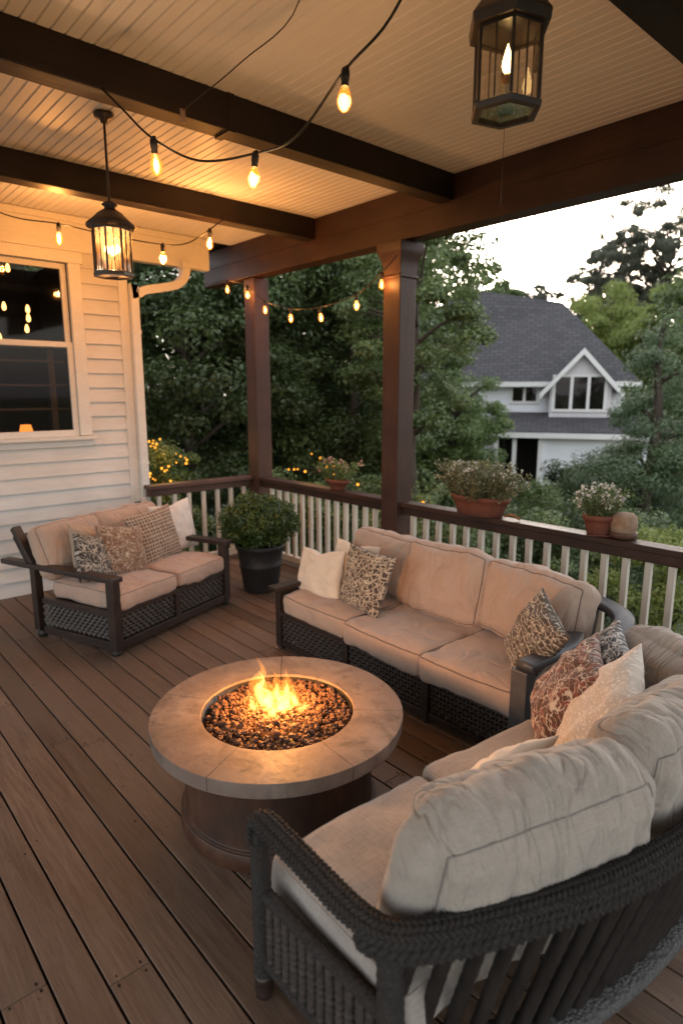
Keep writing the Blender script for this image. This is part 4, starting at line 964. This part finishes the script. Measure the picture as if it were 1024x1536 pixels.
m = MB(); flat_band(m, resample([s2(-2.3,3.53,.73), s2(-1.85,3.53,.725), s2(-1.58,3.48,.715), s2(-1.44,3.37,.70), s2(-1.40,3.22,.67), s2(-1.44,3.08,.625), s2(-1.52,2.98,.575)], .02), .11, .055); obj('back_hoop', m, FRAMEG, S2, smooth=True)
m = MB(); m.prism([(-1.64,2.585),(-1.545,2.585),(-1.545,2.66),(-1.64,2.66)], .03, .585, lambda x, y, z: tuple(s2(x, y, z))); obj('arm_post', m, FRAMEG, S2, bevel=.007)
m = MB(); m.beam(s2(-1.50,3.30,.05), s2(-1.44,3.33,.68), .05,.05,(0,1,0)); obj('arm_post', m, FRAMEG, S2, bevel=.005)
for k, (xc, yf, w_, a) in enumerate(((-3.335,2.66,.73,.0), (-2.615,2.615,.715,-.02), (-1.955,2.60,.66,.02))):
    cushion('seat_cushion', (w_,.70,.165), PEACHS, S2, s2(xc, yf+.35, .365), (0,0,a), .048, (.0,.0,.14), 21+k, .010, pipe=(1,-1), pipe_mat=PIPE_M, sag=.012)
for k, (xc, yc, w_, h_, ry, rzz) in enumerate(((-3.22,3.34,.72,.47,.02,.0), (-2.62,3.30,.70,.49,-.01,-.03), (-1.945,3.285,.72,.47,.03,-.10))):
    cushion('back_cushion', (w_,.21,h_), PEACHB, S2, s2(xc, yc, .655), (-.24, ry, rzz), .075, (.03,.24,.03), 31+k, .016, pipe=(1,-1), pipe_axis=1, n=(44,16,36), folds=.010, pipe_mat=PIPE_M, prad=.004)
m = MB()
pillow('throw_pillow', 'cream lumbar pillow at the left end of the three seat sofa', .48,.38,.14, CREAMF, (-3.56,2.93,.585), (-.30,-.10,.05), 6, group=GP, crease=.03)
pillow('throw_pillow', 'second cream pillow half hidden behind the lattice pillow', .44,.40,.14, CREAMF, (-3.37,3.10,.635), (-.30,-.02,.02), 7, group=GP, crease=.02)
pillow('throw_pillow', 'square dark pillow with cream lattice web on the three seat sofa', .44,.44,.16, PAT['lattice'], (-3.06,2.93,.645), (-.30,.05,-.02), 8, group=GP, edge=PIPE_D)
pillow('throw_pillow', 'dark and cream swirl pillow propped against the curved slate arm', .42,.42,.17, PAT['swirl'], (-1.70,2.88,.635), (-.45,.30,-.72), 9, group=GP, edge=PIPE_D)

# ================================================================== ROPE SOFA IN THE FOREGROUND
S3L = Vector((-1.1,1.75,0))
S3 = thing('rope_sofa', 'dark rope sofa with braided rail and oatmeal cushions in the foreground', 'sofa', S3L)
def s3(*p): return Vector(p)-S3L
def braid(mb, path, a, b, r, wl, seg=7, ph=0., strands=3, ply=0):
    P_, T_, N_, B_ = frames(path); L = 0; acc = [0]
    for i in range(1, len(P_)): L += (P_[i]-P_[i-1]).length; acc.append(L)
    for k in range(strands):
        pts = []; rr = []
        for i, p in enumerate(P_):
            q = 2*PI*(acc[i]/wl)+2*PI*k/strands+ph; j = .0012*nz((acc[i]*30,k,0), 3)
            if strands == 3: pts.append(p + B_[i]*(a*math.sin(q)) + N_[i]*(b*math.sin(2*q)+j))
            else: pts.append(p + B_[i]*(a*math.cos(q)) + N_[i]*(a*math.sin(q)))
            rr.append(r*(1+.10*math.sin(acc[i]*380+k*2)+.12*nz((acc[i]*25,k*5,1), 2)))
        if ply:
            P2, T2, N2, B2 = frames(pts)
            for w_ in range(ply):
                mb.tube([P2[i] + (N2[i]*math.sin(2*PI*acc[i]/.026+2*PI*w_/ply)+B2[i]*math.cos(2*PI*acc[i]/.026+2*PI*w_/ply))*r*.52 for i in range(len(pts))], [q*.60 for q in rr], 6)
        else: mb.tube(pts, rr, seg)
def wrapped(mb, path, r, pitch=.016, seg=10, amp=.10):
    pp = resample(path, pitch/3.2); acc = 0; rr = []
    for i, p in enumerate(pp):
        if i: acc += (pp[i]-pp[i-1]).length
        rr.append(r*(1-amp+amp*2*abs(math.sin(PI*acc/pitch))**.6*(1+.25*nz((acc*40, r*90, 0), 1))))
    mb.tube(pp, rr, seg)
top = [(-1.462,.955,.575), (-1.462,.953,.640), (-1.43,.95,.658), (-1.34,.948,.655), (-1.15,.94,.648), (-1.00,.935,.645), (-.90,.955,.65), (-.82,1.03,.665), (-.745,1.15,.678), (-.665,1.32,.684), (-.60,1.52,.680), (-.55,1.80,.668), (-.53,2.15,.66), (-.545,2.5,.66), (-.62,2.80,.66), (-.78,2.98,.66), (-1.0,3.04,.65)]
tp = resample([s3(*p) for p in top], .006)
def side(path, dz, out):
    P_, T_, N_, B_ = frames(path); r_ = []
    for i in range(len(path)):
        sd_ = T_[i].cross(Vector((0,0,1))); sd_ = sd_.normalized() if sd_.length > .3 else Vector((0,-1,0)); r_.append(P_[i] + sd_*out + sd_.cross(T_[i])*dz)
    return r_
m = MB(); flat_band(m, tp, .066, .042, 14); obj('rail_core', m, ROPE, S3, smooth=True)
m = MB()
for out, sg in ((-.0245,1), (-.0085,-1), (.0085,1), (.0245,-1)): braid(m, side(tp, .017-.006*(abs(out) > .02), out), .0062, 0, .0072, .034*sg, strands=2)
for out, dz in ((.034,.002), (-.034,.002)): braid(m, side(tp, dz, out), .0058, 0, .0066, .036*(1 if out > 0 else -1), strands=2)
obj('braided_rail', m, ROPE, S3, smooth=True)
i0 = next(i for i, p in enumerate(tp) if p.x+S3L.x > -.93 and p.y+S3L.y > .94)
def shifted(dz, out):
    P_, T_, N_, B_ = frames(tp); r_ = []
    for i in range(max(0, i0-8), len(tp)):
        sd_ = T_[i].cross(Vector((0,0,1))).normalized(); r_.append(P_[i] + sd_*out + Vector((0,0,dz)))
    return r_
m = MB(); braid(m, shifted(-.028, .026), .0085, 0, .0102, .05, strands=2); obj('twisted_rope', m, ROPE, S3, smooth=True)
m = MB(); braid(m, shifted(-.052, .020), .0075, 0, .009, -.045, strands=2, ph=1.); obj('twisted_rope', m, ROPE, S3, smooth=True)
m = MB(); wrapped(m, [s3(-1.462,.955,.07), s3(-1.464,.955,.3), s3(-1.462,.955,.62)], .030, .03); obj('front_leg', m, ROPE, S3, smooth=True)
m = MB(); m.lathe([(.022,0),(.029,.004),(.031,.03),(.027,.06),(.034,.066),(.033,.085),(.025,.09)], 18, s3(-1.462,.955,0)); obj('foot_cap', m, FRAMEW, S3, smooth=True)
m = MB(); wrapped(m, [s3(-.90,.965,.0), s3(-.90,.963,.3), s3(-.905,.962,.62)], .034, .03); obj('corner_leg', m, ROPE, S3, smooth=True)
m = MB(); wrapped(m, [s3(-1.45,.962,.385), s3(-1.2,.962,.382), s3(-.92,.964,.385)], .021, .022); obj('side_rail', m, ROPE, S3, smooth=True)
m = MB(); wrapped(m, [s3(-1.45,.962,.135), s3(-1.2,.962,.13), s3(-.92,.964,.135)], .022, .022); obj('side_rail', m, ROPE, S3, smooth=True)
for k in range(12):
    xx = -1.425+.0415*k; m = MB(); wrapped(m, [s3(xx,.963,.14), s3(xx+rnd.uniform(-.002,.002),.963,.26), s3(xx,.963,.38)], .0155, .024, 8, .16); obj('side_slat', m, WICKERG, S3, smooth=True)
# base rail, woven like a mat, inset below the reclined back
bot = [(-1.04,1.02,.13), (-.93,1.10,.13), (-.83,1.24,.13), (-.755,1.40,.13), (-.70,1.58,.13), (-.655,1.84,.13), (-.64,2.15,.13), (-.655,2.5,.13), (-.72,2.74,.13), (-.86,2.9,.13)]
bp = resample([s3(*p) for p in bot], .015); m = MB(); flat_band(m, bp, .12, .05, 16); obj('base_rail', m, MATROPE, S3, smooth=True)
def at_frac(path, f): x = f*(len(path)-1); i = min(len(path)-2, int(x)); return path[i].lerp(path[i+1], x-i)
tb = tp[i0+4:]
for k in range(27):
    f = (k+.7)/27.5; a = at_frac(tb, f)-Vector((0,0,.055)); b = at_frac(bp, min(1, f*1.0))+Vector((0,0,.015)); m = MB(); wrapped(m, [b, b.lerp(a,.5), a], .0195, .05, 10, .05); obj('back_slat', m, SLATM, S3, smooth=True)
m = MB(); m.beam(s3(-1.46,1.0,.135), s3(-1.46,2.95,.135), .05, .06); m.beam(s3(-1.46,1.0,.27), s3(-1.46,2.95,.27), .05, .05); obj('front_rail', m, FRAMEW, S3, bevel=.005)
m = MB(); m.prism([(-1.44,1.0),(-1.02,1.0),(-.98,1.3),(-.90,1.7),(-.90,2.4),(-.98,2.8),(-1.44,2.9)], .22, .285, lambda x, y, z: tuple(s3(x, y, z))); obj('seat_platform', m, DARKIN, S3)
m = MB(); wrapped(m, [s3(-1.46,2.93,.0), s3(-1.46,2.93,.28)], .03, .03); obj('front_leg', m, ROPE, S3, smooth=True)
cushion('seat_cushion', (.66,.715,.155), OAT, S3, s3(-1.185,1.365,.372), (0,0,-.05), .035, (.0,.0,.12), 41, .005, pipe=(1,-1), n=(34,34,12), prad=.0035, pipe_mat=OAT)
cushion('seat_cushion', (.66,.70,.155), OAT, S3, s3(-1.155,2.085,.372), (0,0,-.10), .035, (.0,.0,.12), 42, .005, pipe=(1,-1), n=(34,34,12), prad=.0035, pipe_mat=OAT)
cushion('back_cushion', (.785,.265,.62), GREIGE, S3, s3(-.862,1.455,.618), (-.27, .03, -math.radians(108)), .115, (.06,.22,.05), 51, .010, pipe=(1,), pipe_axis=1, folds=.022, n=(120,34,64), prad=.003, pipe_mat=PIPE_G)
cushion('back_cushion', (.75,.26,.62), GREIGE, S3, s3(-.785,2.17,.622), (-.27, -.03, -math.radians(92)), .115, (.06,.22,.05), 52, .010, pipe=(1,), pipe_axis=1, folds=.022, n=(100,30,56), prad=.003, pipe_mat=PIPE_G)
cushion('back_cushion', (.62,.24,.46), GREIGE, S3, s3(-.96,2.78,.64), (-.22, .0, -math.radians(28)), .10, (.05,.26,.05), 53, .010, pipe=(1,), pipe_axis=1, folds=.012, n=(50,18,36), prad=.003, pipe_mat=PIPE_G)
pillow('throw_pillow', 'rust red pillow with cream scrawled lines on the far seat of the rope sofa', .46,.46,.16, PAT['rust'], (-1.265,2.445,.655), (-.60,.10,-1.0), 10, group=GP)
pillow('throw_pillow', 'navy and white patterned pillow peeking out behind the rust red pillow', .44,.44,.15, PAT['navy'], (-1.235,2.625,.69), (-.58,.14,-.92), 11, group=GP)
pillow('throw_pillow', 'off white floral pillow leaning beside the rust red pillow on the rope sofa', .54,.54,.19, PAT['floral'], (-1.02,2.235,.675), (-.52,.16,-1.12), 12, group=GP)
pillow('throw_pillow', 'white lumbar pillow tucked in front of the big oatmeal back cushion', .50,.30,.13, CREAMF, (-1.165,1.76,.575), (-.62,.05,-math.radians(100)), 13, group=GP)

# ================================================================== FIRE PIT
PC = Vector((-2.215,1.565,0))
FP = thing('fire_pit_table', 'round fire pit table with stone ring top on a rusty drum and burning flames', 'fire pit', PC)
R0, R1, ZT = .352, .58, .50
cut = [math.radians(a) for a in (-64, -5, 46, 142, 215)]
for k in range(len(cut)):
    a0, a1 = cut[k]+.0016, cut[(k+1) % len(cut)]-.0016
    if a1 < a0: a1 += 2*PI
    M_ = max(6, int((a1-a0)/.06)); vs = []; m = MB(); pr = [(R0,ZT-.07),(R0,ZT),(R1,ZT),(R1-.004,ZT-.066)]; n4 = 4
    for i in range(M_+1):
        a = a0+(a1-a0)*i/M_; w = 1+.004*nz((math.cos(a)*4, math.sin(a)*4, 0), 2)
        for j, (r, z) in enumerate(pr): vs.append((r*math.cos(a)*(w if j > 1 else 1), r*math.sin(a)*(w if j > 1 else 1), z))
    fs = [(i*4+j, i*4+(j+1) % 4, (i+1)*4+(j+1) % 4, (i+1)*4+j) for i in range(M_) for j in range(4)]; m.add(vs, fs+[(3,2,1,0), tuple(M_*4+j for j in range(4))])
    obj('stone_slab', m, STONE, FP, bevel=.0025, seg=2)
m = MB(); m.lathe([(.445,.0),(.45,.004),(.45,.085),(.44,.09),(.437,.10),(.437,.40),(.447,.405),(.447,.433),(.30,.433)], 72); dr = obj('drum', m, DRUM, FP, smooth=False, bevel=.004)
m = MB(); m.lathe([(.458,.001),(.461,.01),(.459,.075),(.455,.08),(.449,.081)], 64, cap=False); obj('plinth_ring', m, grain_mat('rust_brown_plinth', (.045,.020,.012), (.085,.038,.022), (1,1,1), 12, .45, .2), FP, smooth=True)
m = MB(); m.lathe([(R0-.001,ZT-.012),(R0-.004,ZT-.012),(R0-.006,ZT-.04),(.05,ZT-.05),(.0005,ZT-.05)], 64, cap=False); obj('burner_bowl', m, IRON, FP, smooth=True)
m = MB(); rr = random.Random(4)
for i in range(1700):
    a = rr.uniform(0, 2*PI); q = math.sqrt(rr.random())*(R0-.022); s = rr.uniform(.006,.0145)
    m.blob((q*math.cos(a), q*math.sin(a), ZT-.030+rr.uniform(-.012,.018)+.016*(1-q/R0)), s, 2 if s > .011 else 1, .42, i, (1,rr.uniform(.7,1.1),rr.uniform(.6,.95)))
def lava():
    t = NT('lava_rock'); n = t.noise(t.coords(), 40, 5); g = t.n('ShaderNodeNewGeometry'); rnd_ = g.outputs['Random Per Island']
    col = t.mix(rnd_, (.085,.038,.021), (.25,.115,.062)); col = t.mix(n, (.025,.013,.009), col)
    d = t.n('ShaderNodeVectorMath', operation='LENGTH'); t.set(d, 0, t.coords('Object', (1,1,0), loc=(0,0,0)))
    hot = t.math('MULTIPLY', t.ramp(d.outputs['Value'], [(.06, (1,1,1)), (.25, (0,0,0))]), t.ramp(n, [(.45, (0,0,0)), (.62, (1,1,1))]))
    p = t.bsdf(col, .85, t.bump(n, .8, .008)); t.set(p, 'Emission Color', (1,.25,.04)); t.set(p, 'Emission Strength', t.math('MULTIPLY', hot, 1.0)); return t.done(p)
o = obj('lava_rocks', m, lava(), FP, smooth=False); o['kind'] = 'stuff'
# flames: nested tongues of glowing gas
def gas(name, col, dens):
    t = NT(name); e = t.n('ShaderNodeEmission', {'Color': col, 'Strength': dens}); return t.done(e, 'Volume')
GAS_O = gas('orange_flame_gas', (1,.30,.035), 17.); GAS_Y = gas('yellow_flame_gas', (1,.62,.16), 46.)
def tongue(mb, base, h, r, seed, lean=(0,0), tw=1.0):
    base = Vector(base); n = 26; seg = 14; rings = []
    for i in range(n+1):
        u = i/n; rad = r*(math.sin(PI*min(1,(.14+.86*u)))**.75*(1-u)**.42 if u < 1 else 0)*(1+.30*nz((u*4,0,0), seed))
        c = base + Vector((lean[0]*u+.030*tw*nz((u*2.6,1,0), seed)*u*2, lean[1]*u+.030*tw*nz((u*2.6,5,0), seed+2)*u*2, h*u)); rings.append((c, max(.0004, rad)))
    vs = []
    for j, (c, rad) in enumerate(rings):
        for k in range(seg):
            a = 2*PI*k/seg; w = 1+.55*nz((math.cos(a)*1.3, math.sin(a)*1.3, j/n*5), seed+7); vs.append(c+Vector((math.cos(a)*rad*w, math.sin(a)*rad*w*.75, 0)))
    mb.add(vs, [(j*seg+k, j*seg+(k+1) % seg, (j+1)*seg+(k+1) % seg, (j+1)*seg+k) for j in range(n) for k in range(seg)] + [tuple(range(seg-1,-1,-1)), tuple(n*seg+k for k in range(seg))])
V1, V2 = Vector((.66,.75,0)), Vector((-.75,.66,0))       # across and away
fl = [(-.075,.03,.225,.040,1,(-.012,.0)), (-.045,.0,.15,.046,2,(.0,.0)), (.045,.0,.185,.034,3,(.006,0)), (.02,-.03,.11,.048,4,(0,0)), (.075,.03,.12,.030,5,(.012,0)), (-.11,.0,.085,.032,6,(-.01,0)), (.0,.03,.16,.036,8,(.0,0)), (-.02,-.06,.065,.040,9,(0,0)), (.10,-.02,.06,.026,12,(.01,0))]
for k, (a, b, h, r, sd_, ln) in enumerate(fl):
    p = V1*a + V2*b; l = V1*ln[0]*2
    h *= 1.2; r *= 1.2
    m = MB(); tongue(m, (p.x, p.y, ZT-.015), h, r, sd_, (l.x, l.y), 1.2); f = obj('flame', m, GAS_O, FP, smooth=True)
    m = MB(); tongue(m, (p.x, p.y, ZT-.01), h*.72, r*.55, sd_, (l.x*.8, l.y*.8), 1.1); obj('flame_core', m, GAS_Y, f, smooth=True)
lamp('fire_light', PC+Vector((-.01,.0,ZT+.12)), 42, (1,.40,.09), .07, FP)

# ================================================================== LIGHT, CAMERA
SUN_AZ = 20.0; SUN_EL = 5.0          # degrees: bearing right of the camera heading, height
w = bpy.data.worlds.new('World'); S.world = w; w.use_nodes = True; nt = w.node_tree; nt.nodes.clear()
sky = nt.nodes.new('ShaderNodeTexSky'); sky.sky_type = 'NISHITA'; sky.sun_disc = False
sky.sun_elevation = math.radians(SUN_EL)
sd_ = polar(SUN_AZ, 1.0); sky.sun_rotation = math.atan2(sd_.x, sd_.y); sky.air_density = 1.2; sky.dust_density = 3.0; sky.ozone_density = 1.5
bg = nt.nodes.new('ShaderNodeBackground'); bg.inputs['Strength'].default_value = SKYK
mx = nt.nodes.new('ShaderNodeMix'); mx.data_type = 'RGBA'; mx.blend_type = 'ADD'; mx.inputs[0].default_value = 1.
cn = nt.nodes.new('ShaderNodeTexNoise'); cm = nt.nodes.new('ShaderNodeMapping'); cc = nt.nodes.new('ShaderNodeTexCoord'); cm.inputs['Scale'].default_value = (1,1,4); cn.inputs['Scale'].default_value = 2.6; cn.inputs['Detail'].default_value = 5
nt.links.new(cc.outputs['Generated'], cm.inputs[0]); nt.links.new(cm.outputs[0], cn.inputs['Vector'])
cr = nt.nodes.new('ShaderNodeValToRGB'); cr.color_ramp.elements[0].position = .35; cr.color_ramp.elements[0].color = (.35,.345,.385,1); cr.color_ramp.elements[1].position = .68; cr.color_ramp.elements[1].color = (.46,.43,.445,1)
nt.links.new(cn.outputs[0], cr.inputs[0]); nt.links.new(cr.outputs[0], mx.inputs[7])
hs = nt.nodes.new('ShaderNodeHueSaturation'); hs.inputs['Saturation'].default_value = .42; hs.inputs['Value'].default_value = .46
ow = nt.nodes.new('ShaderNodeOutputWorld'); nt.links.new(sky.outputs[0], hs.inputs['Color']); nt.links.new(hs.outputs[0], mx.inputs[6]); nt.links.new(mx.outputs[2], bg.inputs['Color']); nt.links.new(bg.outputs[0], ow.inputs['Surface'])
sl = bpy.data.lights.new('sun', 'SUN'); sl.energy = .7; sl.angle = math.radians(12); sl.color = (1,.80,.62); so = bpy.data.objects.new('sun', sl); COL.objects.link(so)
dv = Vector((sd_.x*math.cos(math.radians(SUN_EL)), sd_.y*math.cos(math.radians(SUN_EL)), math.sin(math.radians(SUN_EL)))); so.rotation_euler = dv.to_track_quat('Z', 'Y').to_euler(); so.location = dv*60

cam = bpy.data.cameras.new('camera'); co = bpy.data.objects.new('camera', cam); COL.objects.link(co); S.camera = co
co.location = (0,0,1.95); pitch = math.atan2(181, 940); co.rotation_euler = (PI/2-pitch, 0, math.radians(48.5))
cam.sensor_fit = 'HORIZONTAL'; cam.sensor_width = 36; cam.lens = 36*940/1024; cam.clip_end = 1500; cam.clip_start = .05
cam.dof.use_dof = True; cam.dof.focus_distance = 3.0; cam.dof.aperture_fstop = 2.5
S.view_settings.view_transform = 'Standard'; S.view_settings.look = 'None'; S.view_settings.exposure = 0; S.view_settings.gamma = 1
S.render.engine = 'CYCLES'; S.cycles.use_denoising = True; S.cycles.max_bounces = 7; S.cycles.transparent_max_bounces = 12; S.cycles.sample_clamp_indirect = 4.0
S.cycles.caustics_reflective = False; S.cycles.caustics_refractive = False
try: S.cycles.denoiser = 'OPENIMAGEDENOISE'; S.cycles.denoising_input_passes = 'RGB_ALBEDO_NORMAL'
except Exception: pass
